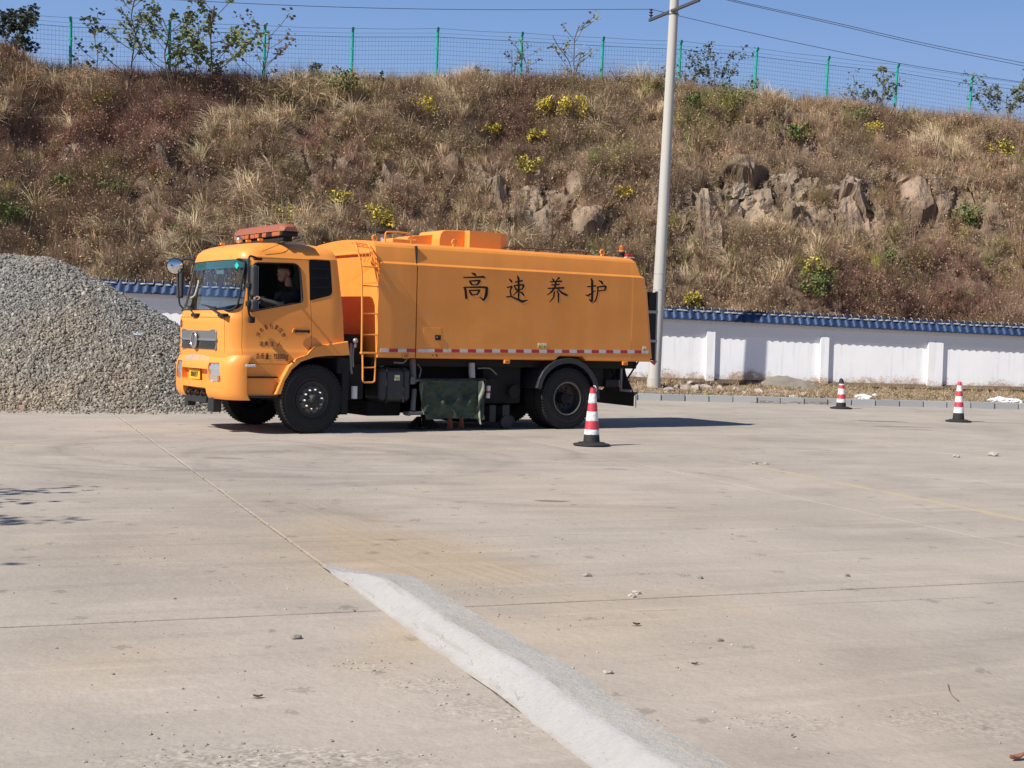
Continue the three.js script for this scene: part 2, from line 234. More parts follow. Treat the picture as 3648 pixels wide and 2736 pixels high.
// ------------------------------------------------------------------ white boundary wall with blue tiled coping
{
  const wall = thing('boundary_wall', 'white rendered boundary wall with pilasters and blue tiled coping', 'wall');
  const ang = Math.atan(.17), P = (x, y, n) => V3(x + n * Math.sin(ang), y, wallZ(x) + n * Math.cos(ang));          // n: out of the wall towards the yard
  const slab = (x0, x1, yb, yt, n0, n1) => { const c = [[x0, yb, n0], [x1, yb, n0], [x1, yt, n0], [x0, yt, n0], [x0, yb, n1], [x1, yb, n1], [x1, yt, n1], [x0, yt, n1]].map(([x, f, n]) => P(x, f(x), n)); const g = new THREE.BufferGeometry(), pos = [], uv = []; for (const [a, b, cc, d, q] of [[4, 5, 6, 7, 0], [1, 0, 3, 2, 0], [0, 4, 7, 3, 1], [5, 1, 2, 6, 1], [7, 6, 2, 3, 2], [0, 1, 5, 4, 2]]) { const w = Math.min(1, (x1 - x0) / 3.45); for (const [k, u, v] of [[a, 0, 0], [b, w, 0], [cc, w, 1], [a, 0, 0], [cc, w, 1], [d, 0, 1]]) { pos.push(c[k].x, c[k].y, c[k].z); uv.push(q == 1 ? u * .15 : u, q == 2 ? .9 : v); } } g.setAttribute('position', new THREE.Float32BufferAttribute(pos, 3)); g.setAttribute('uv', new THREE.Float32BufferAttribute(uv, 2)); g.computeVertexNormals(); return g; };
  const render = seed => new THREE.MeshStandardMaterial({ roughness: .9, map: dataMap(1024, 512, (i, j) => {
    const x = i / 1024 * 3.45, y = j / 512 * 1.75;                       // soil splashed up by rain: grains thinning out over a ragged edge
    const edge = .50 + .3 * fbm(x * .9 + seed * 7, 1, 4) + .06 * noise(x * 7, seed), grain = .5 + .5 * noise(x * 60, y * 60 + seed), g2 = .5 + .5 * fbm(x * 9, y * 14 + seed, 3);
    const d = clamp((edge - y) * 4.2 + (grain - .5) * 1.1 + (g2 - .5) * 1.3), drip = .08 * clamp(fbm(x * 14 + seed, y * .8, 3) * 2) + .03 * fbm(x * 3, y * 3 + seed, 4);
    const w = .88 - drip; return [lerp(w, .40, d * .92), lerp(w * .995, .255, d * .92), lerp(w * 1.0, .135, d * .92)];
  }, true) });
  const mats = [1, 2, 3].map(render), plain = std(.82, .82, .82, .9, { bumpMap: soilBump, bumpScale: .002 });
  const piers = []; for (let k = -6; k <= 4; k++) piers.push(5.74 + 3.45 * k);
  const top = x => ridgeY(x) - .62, lower = x => baseY(x) - .35;
  for (let k = 0; k < piers.length - 1; k++) {
    const a = piers[k], b = piers[k + 1], m = mats[(k + 6) % 3];
    part(wall, 'wall_panel', slab(a + .12, b - (k == 7 ? .24 : .12), x => baseY(x) - .05, top, -.24, 0), m);
    part(wall, 'lower_moulding', slab(a + .13, b - .13, x => top(x) - .10, x => top(x) - .001, .003, .03), plain);
    part(wall, 'footing', slab(a + .12, b - .12, lower, x => baseY(x) - .052, -.25, .01), plain);
  }
  piers.forEach((x, k) => { const h = k == 8 ? .235 : .125; part(wall, 'pilaster', slab(x - h, x + h, x => baseY(x) - .05, x => top(x) - .002, -.26, .10), mats[(k + 1) % 3]); });
  for (let k = 0; k < piers.length - 1; k++) {
    part(wall, 'cornice', slab(piers[k] + .002, piers[k + 1] - .002, x => top(x) + .001, x => ridgeY(x) - .42, -.3, .05), plain);
    part(wall, 'cornice_top', slab(piers[k] + .002, piers[k + 1] - .002, x => ridgeY(x) - .418, x => ridgeY(x) - .31, -.36, .085), plain);
    part(wall, 'coping_core', slab(piers[k] + .002, piers[k + 1] - .002, x => ridgeY(x) - .305, x => ridgeY(x) - .12, -.24, .03), plain);
  }
  // tiles: every tile one piece
  const pitch = .236, prof = [];
  for (let k = 0; k <= 10; k++) { const f = k / 10; prof.push([(f - .5) * pitch * 1.04, f < .62 ? .05 * Math.sin(f / .62 * Math.PI) : -.018 * Math.sin((f - .62) / .38 * Math.PI)]); }
  const tg = (() => { const top = [], bot = []; for (const [x, y] of prof) { top.push([x, y + .008]); bot.push([x, y - .008]); } const ring = [...top, ...bot.reverse()]; const rings = [[0, -.03], [.235, -.30]].map(([n, dy]) => ring.map(([x, y]) => V3(x, dy + y, n))); return loft(rings, .7); })();
  const rg = merge([(() => { const r = []; for (let k = 0; k <= 8; k++) { const a = k / 8 * Math.PI; r.push(V3(0, .075 * Math.sin(a) - .02, .085 * Math.cos(a))); } const r2 = r.map(p => p.clone().multiplyScalar(.8)).reverse(); const ring = [...r, ...r2]; return loft([-pitch * .5, pitch * .47].map(x => ring.map(p => V3(x, p.y, p.z))), .7); })(), (() => { const r = []; for (let k = 0; k <= 8; k++) { const a = k / 8 * Math.PI; r.push(V3(0, .1 * Math.sin(a) - .02, .108 * Math.cos(a))); } const r2 = r.map(p => p.clone().multiplyScalar(.8)).reverse(); const ring = [...r, ...r2]; return loft([pitch * .33, pitch * .52].map(x => ring.map(p => V3(x, p.y, p.z))), .7); })()]);
  const blues = [[.016, .038, .105], [.019, .044, .115], [.014, .033, .09], [.021, .046, .11]].map(c => phy(...c, .45, { clearcoat: .12, clearcoatRoughness: .4 }));
  const darks = [[.012, .018, .045], [.014, .022, .055]].map(c => phy(...c, .4, { clearcoat: .2 }));
  const R = rng(5), mort = std(.5, .48, .44, .95), white = std(.34, .33, .30, .9), mg = [];
  for (let x = -13; x < 18.6; x += pitch) {
    const y = ridgeY(x), slope = Math.atan((ridgeY(x + .5) - ridgeY(x - .5)));
    const t = part(wall, 'coping_tile', tg, blues[Math.floor(R() * 4)]); t.position.copy(P(x, y + (R() - .5) * .008, .02)); t.rotation.set(0, ang, slope); t.rotation.z += (R() - .5) * .02;
    const r = part(wall, 'ridge_tile', rg, darks[Math.floor(R() * 2)]); r.position.copy(P(x, y - .02 + (R() - .5) * .008, -.03)); r.rotation.set(0, ang, slope + (R() - .5) * .03);
    const c = new THREE.TorusGeometry(.094, .010, 5, 10, Math.PI).rotateY(Math.PI / 2); c.rotateY(ang); const q = P(x + pitch * .44, y - .02, -.03); mg.push(c.translate(q.x, q.y, q.z));
    const b = blob(.06, Math.floor(R() * 1e6), 1, .35).scale(1.6, .42, .5); const q2 = P(x + R() * .1, y - .05 + (R() - .5) * .015, .085); mg.push(b.translate(q2.x, q2.y, q2.z));
  }
  const mm = part(wall, 'mortar', merge(mg), white); mm.userData.kind = 'stuff';
  const back = []; for (let k = 0; k < piers.length - 1; k++) back.push(slab(piers[k], piers[k + 1], x => ridgeY(x) - .3, x => ridgeY(x) - .03, -.4, -.06)); part(wall, 'rear_coping', merge(back), blues[0]);
}

// ------------------------------------------------------------------ hillside behind the wall
const crestZ = x => -(53.4 + .26 * (x + 3.2)), crestY = table([[-30, 10.0], [-15.6, 10.3], [-9, 10.5], [-3.2, 10.9], [3, 11.08], [9, 11.18], [14, 11.0], [18.5, 10.75], [30, 10.3]]);
const hillProf = table([[0, 0], [.08, .05], [.2, .18], [.34, .36], [.5, .54], [.66, .71], [.8, .85], [.92, .96], [1, 1]]);
let rockSpots = [];
function rockAt(x, z) { let m = 0; for (const r of rockSpots) { const q = ((x - r[0]) / r[2]) ** 2 + ((z - r[1]) / r[3]) ** 2; if (q < 2.5) m = Math.max(m, r[4] * Math.exp(-q * 1.2)); } return m; }
function blocks(x, z) {                                                 // jointed rock: each cell a block standing out by its own amount, deep cracks between
  const X = x * 1.15 + .45 * noise(x * .9, z * .9), Z = z * .85 + .5 * noise(x * .7 + 9, z * .8), i0 = Math.floor(X), j0 = Math.floor(Z); let f1 = 9, f2 = 9, id = 0, tx = 0, tz = 0;
  for (let i = i0 - 1; i <= i0 + 1; i++) for (let j = j0 - 1; j <= j0 + 1; j++) { const cx = i + .1 + .8 * hash(i + 3, j), cz = j + .1 + .8 * hash(j, i + 7), d = Math.hypot(X - cx, Z - cz); if (d < f1) { f2 = f1; f1 = d; id = hash(i * 3 + 1, j * 5 + 2); tx = X - cx; tz = Z - cz; } else if (d < f2) f2 = d; }
  return (id - .5) * .9 + (hash(id * 1e6 | 0, 3) - .5) * tx * .9 + (hash(id * 1e6 | 0, 9) - .3) * tz * .7 - .75 * (1 - smooth(.0, .10, f2 - f1)) + .13 * Math.abs(noise(x * 3.1, z * 3.1)) + .08 * noise(x * 6.5, z * 6.5) + .04 * noise(x * 14, z * 14);
}
function rockOut(x, z) { const rk = rockSpots.length ? rockAt(x, z) : 0; return rk > .02 ? Math.min(1, rk * 1.3) * blocks(x, z) : 0; }
function hillH(x, z, bareSlope = false) {
  const zf = wallZ(x) - .5, zc = crestZ(x), v = (z - zf) / (zc - zf), yc = crestY(x), y0 = baseY(x) + .45;
  if (v <= 0) return y0 - .4 * clamp(-v * 20);
  if (v > 1) return yc + .12 * fbm(x * .5, z * .5, 3) - .02 * (v - 1) * 10;
  const w = smooth(0, .12, v) * smooth(1.0, .86, v);
  let y = lerp(y0, yc, hillProf(v)) + w * (1.7 * fbm(x * .16 + 5, v * 2.2 + 1, 3) + 1.25 * fbm(x * .5, z * .5 + 7, 4) + .3 * noise(x * 1.7, z * 1.7) - .75 * Math.max(0, .55 - Math.abs(noise(x * .42 + 3 * v, v * 1.1 + 4)) * 2.2)) + .12 * fbm(x * .5, z * .5, 3) * (1 - w);
  if (!bareSlope) y += .75 * rockOut(x, z) * w;
  return y;
}
function onHill(px, py) { const d = ray(px, py); let a = 38; for (let s = 38; s < 75; s += .12) { const p = d.clone().multiplyScalar(s); if (p.y + EYE < hillH(p.x, p.z)) return p.setY(hillH(p.x, p.z)); a = s; } return d.multiplyScalar(55).setY(hillH(d.x * 1, -55)); }
rockSpots = [[1630, 460, 190, 55, 1.1], [1540, 440, 90, 60, 1], [1750, 365, 55, 65, 1], [1690, 410, 130, 40, 1], [1840, 435, 80, 50, 1], [1970, 430, 80, 45, .8], [1140, 455, 170, 55, .9], [1260, 485, 110, 40, 1], [1050, 370, 90, 55, .7], [125, 325, 75, 90, .6], [330, 340, 150, 38, .6], [735, 355, 45, 36, .75], [830, 390, 110, 40, .6], [620, 350, 70, 30, .5], [1220, 640, 80, 35, .45], [2130, 430, 70, 50, .7], [60, 470, 70, 30, .3], [1400, 460, 60, 50, .8]]
  .map(([x, y, a, b, k]) => { const p = onHill(x, y), m = -p.z / 3033; return [p.x, p.z, a * m, b * m * 1.25, k]; });
const patch = (l) => l.map(([x, y, r, k = 1]) => { const p = onHill(x, y), m = -p.z / 3033; return [p.x, p.y, r * m, k]; });
const greens = patch([[740, 180, 45], [1590, 215, 60, 1.2], [1500, 260, 60, .8], [1320, 330, 60, .5], [250, 410, 60, .7], [130, 405, 40, .7], [1700, 430, 40, .5], [1770, 610, 60, .9], [30, 470, 45, .8], [1850, 300, 60, .7], [1930, 560, 90, .7], [2080, 470, 60, .9], [1500, 520, 60, .5], [900, 310, 50, .5], [1440, 560, 60, .5], [820, 520, 60, .4], [1300, 590, 50, .6], [2150, 560, 70, .6], [1090, 220, 60, .4]]);
const straws = patch([[520, 285, 75, 1], [650, 200, 80, .8], [900, 330, 90, .7], [1010, 180, 120, 1], [1250, 300, 100, .7], [420, 540, 90, .7], [250, 500, 70, .6], [640, 490, 60, .7], [820, 240, 90, .5], [1500, 590, 120, .6], [1330, 210, 120, .5], [1850, 480, 80, .6], [1700, 540, 90, .6], [80, 145, 140, 1], [260, 150, 120, .9], [700, 155, 100, .8], [1650, 200, 80, .5], [2050, 250, 120, .5], [1000, 560, 90, .5], [1050, 420, 90, .5]]);
const reds = patch([[100, 200, 160, 1], [250, 230, 150, .9], [420, 200, 130, .9], [560, 230, 110, .6], [330, 290, 120, .6], [130, 300, 120, .7], [650, 300, 90, .5], [200, 480, 80, .5], [350, 480, 90, .5], [2000, 640, 160, .9], [1850, 640, 100, .6], [1950, 330, 110, .5], [1130, 250, 80, .5], [900, 430, 90, .5], [700, 320, 90, .4]]);
const darksP = patch([[430, 200, 60, .8], [290, 350, 40, .6], [880, 250, 50, .8], [1080, 195, 45, .6], [1000, 330, 50, .5], [600, 175, 60, .8], [1480, 440, 50, .8], [1190, 520, 40, .4], [960, 400, 40, .5], [1750, 640, 50, .4]]);
const field = (l, x, y) => { let m = 0; for (const [a, b, r, k] of l) { const q = ((x - a) ** 2 + (y - b) ** 2) / (r * r); if (q < 3) m += k * Math.exp(-q * 1.3); } return Math.min(m, 1.2); };
{
  const g = grid(620, 330, (a, b) => { const x = lerp(-30, 34, a), f = b < .85 ? b / .85 : 1 + (b - .85) / .15 * 1.6, zf = wallZ(x) + .2, zc = crestZ(x), z = lerp(zf, zc, f), d = f < 1 ? rockOut(x, z) * smooth(0, .12, f) * smooth(1, .86, f) : 0; return V3(x, hillH(x, z, true) + .75 * d, z + .66 * d); });
  painted(g, (x, y, z) => {
    const rk = clamp(rockAt(x, z) * 1.6 - .2 + .8 * fbm(x * 1.2, y * 1.2, 4)), k = .85 + .5 * fbm(x * 1.7, y * 1.7 + 9, 4) + .2 * noise(x * 8, y * 8), pink = clamp(.5 + fbm(x * .4, y * .4 + 4, 3));
    const s = [lerp(.17, .21, pink), lerp(.118, .14, pink), lerp(.075, .092, pink)], r = [lerp(.33, .37, pink), lerp(.25, .265, pink), lerp(.175, .195, pink)];
    return s.map((v, i) => lerp(v, r[i], rk) * k);
  });
  const hb = soilBump.clone(); hb.repeat.set(60, 24); hb.needsUpdate = true; const hg = g.toNonIndexed(); hg.computeVertexNormals();
  structure(new THREE.Mesh(hg, soil({ bumpMap: hb, bumpScale: .06 })), 'hillside', 'steep cut hillside of dry earth and rock behind the wall');
}
// rock faces standing out of the slope, each its own block
{
  const b = rough2(512, [8, 18, 40, 90], 21), mats = [[.31, .23, .165], [.36, .28, .205], [.27, .2, .14], [.38, .3, .225]].map(c => std(...c, .95, { bumpMap: b, bumpScale: .05 })), R = rng(77);
  const geos = [0, 1, 2, 3, 4, 5].map(i => { let g = mergeVertices(new THREE.BoxGeometry(1.7, 1.7, 1.7, 5, 5, 5).deleteAttribute('normal').deleteAttribute('uv')); const p = g.attributes.position, Q = rng(900 + i); for (let k = 0; k < p.count; k++) p.setXYZ(k, p.getX(k) * (.85 + Q() * .3) + (Q() - .5) * .22, p.getY(k) * (.85 + Q() * .3) + (Q() - .5) * .22, p.getZ(k) * (.85 + Q() * .3) + (Q() - .5) * .22); g = g.toNonIndexed(); g.computeVertexNormals(); g.setAttribute('uv', new THREE.BufferAttribute(new Float32Array(p.count * 30), 2)); g.attributes.uv.count; { const u = new Float32Array(g.attributes.position.count * 2), q = g.attributes.position; for (let k = 0; k < q.count; k++) { u[k * 2] = q.getX(k) + q.getZ(k) * .5; u[k * 2 + 1] = q.getY(k) + q.getZ(k) * .5; } g.setAttribute('uv', new THREE.BufferAttribute(u, 2)); } return g; });
  const list = []; const spread = (x, y, a, c, n, s) => { for (let i = 0; i < n; i++) list.push([x + (R() - .5) * 2 * a, y + (R() - .5) * 2 * c, s * (.6 + R() * .8)]); };
  spread(1600, 455, 130, 45, 14, 16); spread(1690, 400, 80, 28, 8, 13); spread(1745, 365, 22, 40, 7, 12); spread(1830, 430, 45, 30, 9, 15); spread(1960, 430, 50, 30, 6, 11); spread(1240, 485, 90, 22, 12, 13); spread(1110, 440, 90, 35, 9, 12); spread(135, 330, 50, 45, 12, 11); spread(330, 345, 110, 24, 14, 9); spread(733, 352, 10, 20, 3, 13); spread(800, 410, 60, 25, 5, 9); spread(1470, 470, 25, 25, 4, 14);
  for (const [px, py, s] of list) {
    const p = onHill(px, py), r = s * -p.z / 3033, tall = px < 400;
    const o = solo('hillside_rock', geos[Math.floor(R() * 6)], mats[Math.floor(R() * 4)], tall ? 'narrow upright brown rock jutting from the reddish left part of the hillside' : px < 1400 ? 'low pinkish rock showing through dry grass on the middle of the hillside' : 'pale blocky rock of the outcrop on the hillside right of the pole', 'rock', tall ? 'upright rocks in the hillside' : px < 1400 ? 'low rocks in the hillside' : 'rocks of the pale outcrop');
    o.scale.set(r * (tall ? .5 : .95), r * (tall ? 1.4 : .9 + R() * .4), r * .8); o.rotation.set((R() - .5) * .4, (R() - .5) * 1.2, (R() - .5) * .5); o.position.set(p.x, p.y - r * .3, p.z - r * .5);
  }
}
// dry vegetation: far too many stalks to count
function bladeTuft(seed, n, h, w, lean) {
  const R = rng(seed), pos = [];
  for (let i = 0; i < n; i++) {
    const a = R() * 6.28, r = R() * .09, x = Math.cos(a) * r, z = Math.sin(a) * r, L = h * (.55 + R() * .6), b = a + (R() - .5), k = lean * (.3 + R()), dx = Math.cos(b) * k, dz = Math.sin(b) * k, px = -Math.sin(b + 1) * w, pz = Math.cos(b + 1) * w;
    const m = [x + dx * L * .35, L * .6, z + dz * L * .35], e = [x + dx * L, L * (1 - .3 * k), z + dz * L];
    pos.push(x - px, 0, z - pz, x + px, 0, z + pz, m[0] + px * .8, m[1], m[2] + pz * .8, x - px, 0, z - pz, m[0] + px * .8, m[1], m[2] + pz * .8, m[0] - px * .8, m[1], m[2] - pz * .8, m[0] - px * .8, m[1], m[2] - pz * .8, m[0] + px * .8, m[1], m[2] + pz * .8, ...e);
  }
  const g = new THREE.BufferGeometry(); g.setAttribute('position', new THREE.Float32BufferAttribute(pos, 3)); g.computeVertexNormals(); return g;
}
function leafGeo(pos, c, size, R, flat = 0) {                            // one folded leaf: two triangles each side of the rib
  const a = R() * 6.28, t = (R() - .5) * 2.2 * (1 - flat), d = V3(Math.cos(a) * Math.cos(t), Math.sin(t), Math.sin(a) * Math.cos(t)), s = V3(R() - .5, R() - .5, R() - .5).cross(d).normalize().multiplyScalar(size * .36);
  const e = d.multiplyScalar(size), m = c.clone().addScaledVector(e, .5);
  pos.push(c.x, c.y, c.z, m.x + s.x, m.y + s.y, m.z + s.z, c.x + e.x, c.y + e.y, c.z + e.z, c.x, c.y, c.z, c.x + e.x, c.y + e.y, c.z + e.z, m.x - s.x, m.y - s.y, m.z - s.z);
}
function weedClump(seed, n, r, h, leaf, stems = 6) {
  const R = rng(seed), pos = [];
  for (let i = 0; i < stems; i++) { const a = R() * 6.28, e = V3(Math.cos(a) * r * (.4 + R() * .8), h * (.6 + R() * .7), Math.sin(a) * r * (.4 + R() * .8)), w = .0065; pos.push(-w, 0, 0, w, 0, 0, e.x, e.y, e.z, 0, 0, -w, 0, 0, w, e.x, e.y, e.z); }
  for (let i = 0; i < n; i++) { const a = R() * 6.28, q = Math.sqrt(R()) * r, y = h * (.1 + .9 * R()) * (1.1 - .5 * q / r); leafGeo(pos, V3(Math.cos(a) * q, y, Math.sin(a) * q), leaf * (.6 + R() * .8), R); }
  const g = new THREE.BufferGeometry(); g.setAttribute('position', new THREE.Float32BufferAttribute(pos, 3)); g.computeVertexNormals(); return g;
}
const leafMat = (r = 1, g = 1, b = 1) => std(r, g, b, .9);
function scatter(name, label, category, geo, pts, mat = leafMat()) {     // pts: [x, y, z, scale, turn, r, g, b, tiltX, tiltZ]
  const m = new THREE.InstancedMesh(geo, mat, pts.length), M = new THREE.Matrix4(), q = new THREE.Quaternion(), e = new THREE.Euler(), c = new THREE.Color();
  pts.forEach((p, i) => { e.set(p[8] || 0, p[4], p[9] || 0); q.setFromEuler(e); const s = p[3]; m.setMatrixAt(i, M.compose(V3(p[0], p[1], p[2]), q, s.isVector3 ? s : V3(s, s, s))); m.setColorAt(i, c.setRGB(p[5], p[6], p[7])); });
  return stuff(m, numbered(name), label, category);
}
{
  const R = rng(2024), grass = [[], [], []], weeds = [[], [], []];
  const mix = (a, b, t) => a.map((v, i) => lerp(v, b[i], t));
  const BROWN = [.40, .27, .165], RED = [.36, .205, .15], STRAW = [.58, .445, .27], OLIVE = [.29, .265, .085], GREEN = [.19, .265, .065], LIME = [.38, .39, .07], GREYB = [.44, .33, .225], DARK = [.09, .06, .045];
  for (let i = 0; i < 118000; i++) {
    const x = lerp(-24, 27, R()), v = .01 + R() * 1.02, zf = wallZ(x) - .5, z = lerp(zf, crestZ(x), v), y = hillH(x, z);
    if (Math.abs(x / z) > .46) continue;
    const rk = rockAt(x, z); if (rk > .2 && R() < rk * .95 - .08 + .9 * fbm(x * .9, y * .9, 3)) continue;
    const bare = fbm(x * .55 + 60, y * .55, 4); if (bare > .2 && R() < .75) continue;
    const st = clamp(field(straws, x, y) * .75 + .5 * fbm(x * .5 + 2, y * .6, 4) + .02), rd = clamp(field(reds, x, y) * .9 + .3 * fbm(x * .4 + 31, y * .4, 3)), gn = clamp(field(greens, x, y) * .8 + .55 * fbm(x * .8 - 14, y * .8 + 3, 4) - .12), dk = clamp(field(darksP, x, y));
    const zone = fbm(x * .22 + 50, y * .3 + 8, 3), dkz = smooth(.02, .3, zone); let c = mix(BROWN, GREYB, R() * .8); c = mix(c, RED, clamp(rd * .85 + dkz * .45)); c = c.map(q => q * (1 - .25 * dkz)); c = mix(c, STRAW, st * .55 * (.4 + R())); if (R() < gn * .75) c = mix(c, R() < .5 ? OLIVE : R() < .6 ? GREEN : LIME, .5 + R() * .5); else if (R() < .05) c = mix(c, R() < .5 ? LIME : OLIVE, .8); c = mix(c, DARK, dk * .6 * R());
    const k = .72 + R() * .6; c = c.map(q => q * k);
    const tall = v > .93 ? 1.15 : 1, isG = R() < (.2 + .55 * st - .2 * rd - .15 * gn - .2 * dkz);
    if (isG) { c = mix(c, STRAW, .25 + .3 * st).map(q => q * (.8 + R() * .3)); grass[Math.floor(R() * 3)].push([x, y - .04, z, (.5 + R() * .65) * tall * (1 + .35 * st), R() * 6.28, ...c, .3 + (R() - .5) * 1.1, (R() - .5) * 1.1]); }
    else weeds[Math.floor(R() * 3)].push([x, y - .06, z, (.5 + R() * R() * 1.2) * tall * (1 + .25 * gn), R() * 6.28, ...c, .25 + (R() - .5) * .8, (R() - .5) * .8]);
  }
  for (let i = 0; i < 9000; i++) {                                       // pale grass along the crest
    const x = lerp(-24, 27, R()), z = crestZ(x) + (R() - .65) * 2.2, k = .75 + R() * .5; if (fbm(x * .45, 3, 3) < -.28) continue;
    grass[Math.floor(R() * 3)].push([x, hillH(x, z) - .05, z, (.45 + R() * .5) * (1 + .9 * clamp(fbm(x * .4, 3, 3))), R() * 6.28, .46 * k, .36 * k, .24 * k, (R() - .5) * .4, (R() - .5) * .4]);
  }
  [[9, .42, .009, .45], [13, .5, .008, .7], [8, .62, .008, .35]].forEach((a, i) => scatter('dry_grass', 'dense dry straw-coloured grass covering the hillside', 'grass', bladeTuft(10 + i, ...a), grass[i]));
  [[26, .24, .36, .040, 20], [40, .3, .26, .036, 14], [16, .2, .5, .038, 26]].forEach((a, i) => scatter('dead_weeds', 'dense dead brown weeds covering the hillside', 'weeds', weedClump(20 + i, ...a), weeds[i]));
  const big = [[], []];
  for (let i = 0; i < 5200; i++) {                                       // waist-high dead bushes, in drifts
    const x = lerp(-24, 27, R()), v = .02 + R() * .94, z = lerp(wallZ(x) - .5, crestZ(x), v), y = hillH(x, z); if (Math.abs(x / z) > .46 || rockAt(x, z) > .6) continue;
    const dr = fbm(x * .38 + 90, y * .45, 4); if (R() > smooth(-.05, .22, dr)) continue;
    const rd = clamp(field(reds, x, y)), gn = clamp(field(greens, x, y) + .5 * fbm(x * .8 - 14, y * .8 + 3, 3)), dk = clamp(field(darksP, x, y)), k = .6 + R() * .5; let c = mix(mix(BROWN, GREYB, R()), RED, rd * .8); if (R() < gn * .8) c = mix(c, R() < .6 ? OLIVE : LIME, .75); c = mix(c, DARK, dk * .5).map(q => q * k);
    big[Math.floor(R() * 2)].push([x, y - .08, z, .6 + R() * .7, R() * 6.28, ...c, .25 + (R() - .5) * .4, (R() - .5) * .4]);
  }
  [[70, .5, .8, .045, 60], [100, .65, .6, .042, 48]].forEach((a, i) => scatter('dead_bushes', 'drifts of dead brown bushes over the hillside', 'bushes', weedClump(40 + i, ...a), big[i]));
  const tus = []; for (let i = 0; i < 4200; i++) {                       // big straw tussocks
    const x = lerp(-24, 27, R()), v = .03 + R() * .96, z = lerp(wallZ(x) - .5, crestZ(x), v), y = hillH(x, z); if (Math.abs(x / z) > .46 || rockAt(x, z) > .5) continue;
    const st = field(straws, x, y) + .7 * fbm(x * .5 + 2, y * .6, 4); if (R() > smooth(.1, .75, st)) continue; const k = .7 + R() * .5;
    tus.push([x, y - .08, z, .6 + R() * .75, R() * 6.28, .60 * k, .47 * k, .29 * k, .3 + (R() - .5) * .5, (R() - .5) * .6]);
  }
  scatter('straw_tussocks', 'pale straw tussocks scattered over the hillside', 'grass', bladeTuft(70, 44, .8, .008, 1.1), tus);
  // verge: litter, dry weeds
  const vg = [], vw = [];
  for (let i = 0; i < 9500; i++) { const x = lerp(-9, 18, R()), f = R(), z = lerp(kerbZ(x) - .2, wallZ(x) + .05, f), k = .7 + R() * .55, d = fbm(x * .8, z * .8 + 5, 3); if (d < -.22 && R() < .8) continue; const gr = R() < .05; (R() < .6 ? vw : vg).push([x, vergeH(x, z) - .03, z, (.22 + R() * .36), R() * 6.28, ...(gr ? [.14 * k, .17 * k, .05 * k] : [.36 * k, .265 * k, .165 * k]), (R() - .5) * 1.2, (R() - .5) * 1.2]); }
  scatter('verge_grass', 'short dry grass and litter on the verge by the wall', 'grass', bladeTuft(15, 11, .45, .010, .9), vg);
  scatter('verge_weeds', 'dry leaf litter on the verge by the wall', 'litter', weedClump(25, 26, .3, .2, .085, 4), vw);
}
// single shrubs and saplings
function bush(name, label, category, group, px, py, rpx, cols, leaf, n, seed, squash = .8) {
  rpx *= 1.2; const p = onHill(px, py + rpx * .5), r = rpx * -p.z / 3033, R = rng(seed), o = thing(name, label, category, [p.x, p.y - .05, p.z], 0, group), lv = cols.map(() => []), st = [];
  for (let i = 0; i < 9; i++) { const a = R() * 6.28, e = V3(Math.cos(a) * r * .75, r * (.9 + R() * .6) * squash, Math.sin(a) * r * .6 + r * .3); st.push(rod(V3(0, -.05, 0), e, .012, .004, 5)); }
  const cl = []; for (let i = 0; i < 15; i++) { const a = R() * 6.28, q = Math.sqrt(R()) * r * .8; cl.push([Math.cos(a) * q, r * (.25 + R() * 1.1) * squash, Math.sin(a) * q * .8 + r * .25, r * (.18 + R() * .22)]); }
  for (let i = 0; i < n; i++) { const c = cl[Math.floor(R() * 15)], d = V3(R() - .5, R() - .5, R() - .5).normalize().multiplyScalar(c[3] * Math.cbrt(R())); leafGeo(lv[Math.floor(R() * cols.length)], V3(c[0] + d.x, Math.max(.02, c[1] + d.y), c[2] + d.z), leaf * (.6 + R() * .8), R); }
  part(o, 'stems', merge(st), leafMat(.14, .1, .06));
  lv.forEach((q, i) => { const g = new THREE.BufferGeometry(); g.setAttribute('position', new THREE.Float32BufferAttribute(q, 3)); g.computeVertexNormals(); part(o, i && cols[i][3] ? cols[i][3] : 'foliage', g, leafMat(...cols[i].slice(0, 3))); });
}
const YEL = [.56, .43, .05, 'blossom'], OLV = [.17, .16, .05], GRN = [.10, .15, .035], DGR = [.05, .085, .025];
[[912, 232, 30, 1], [1180, 238, 24, 1], [1235, 240, 32, .7], [1160, 296, 18, .7], [1062, 290, 20, .8], [1888, 290, 28, 1], [828, 482, 36, 1], [1348, 424, 24, .8], [738, 438, 26, .5], [1150, 375, 30, .5], [1490, 660, 26, .45], [2165, 330, 26, .5], [620, 470, 26, .4], [1760, 585, 26, .3], [2140, 262, 18, .5], [980, 620, 26, .4]].forEach(([x, y, r, k], i) =>
  bush('flowering_bush', 'yellow-flowered bush growing among the dry weeds of the hillside', 'bush', 'yellow-flowered bushes on the hillside', x, y, r, [OLV, YEL, YEL, [...(k > .6 ? YEL : OLV.concat('foliage'))]], .085, Math.round(620 * (.5 + k * .6)), 300 + i));
[[738, 182, 36], [1592, 212, 46], [1500, 228, 30], [1765, 618, 40], [252, 412, 26], [130, 405, 22], [2085, 470, 30], [28, 480, 30], [1935, 570, 34], [1850, 255, 26], [1720, 300, 26]].forEach(([x, y, r], i) =>
  bush('green_shrub', 'low green shrub standing out on the brown hillside', 'shrub', 'green shrubs on the hillside', x, y, r, [GRN, OLV, i < 3 ? DGR : GRN], .09, 520, 400 + i));
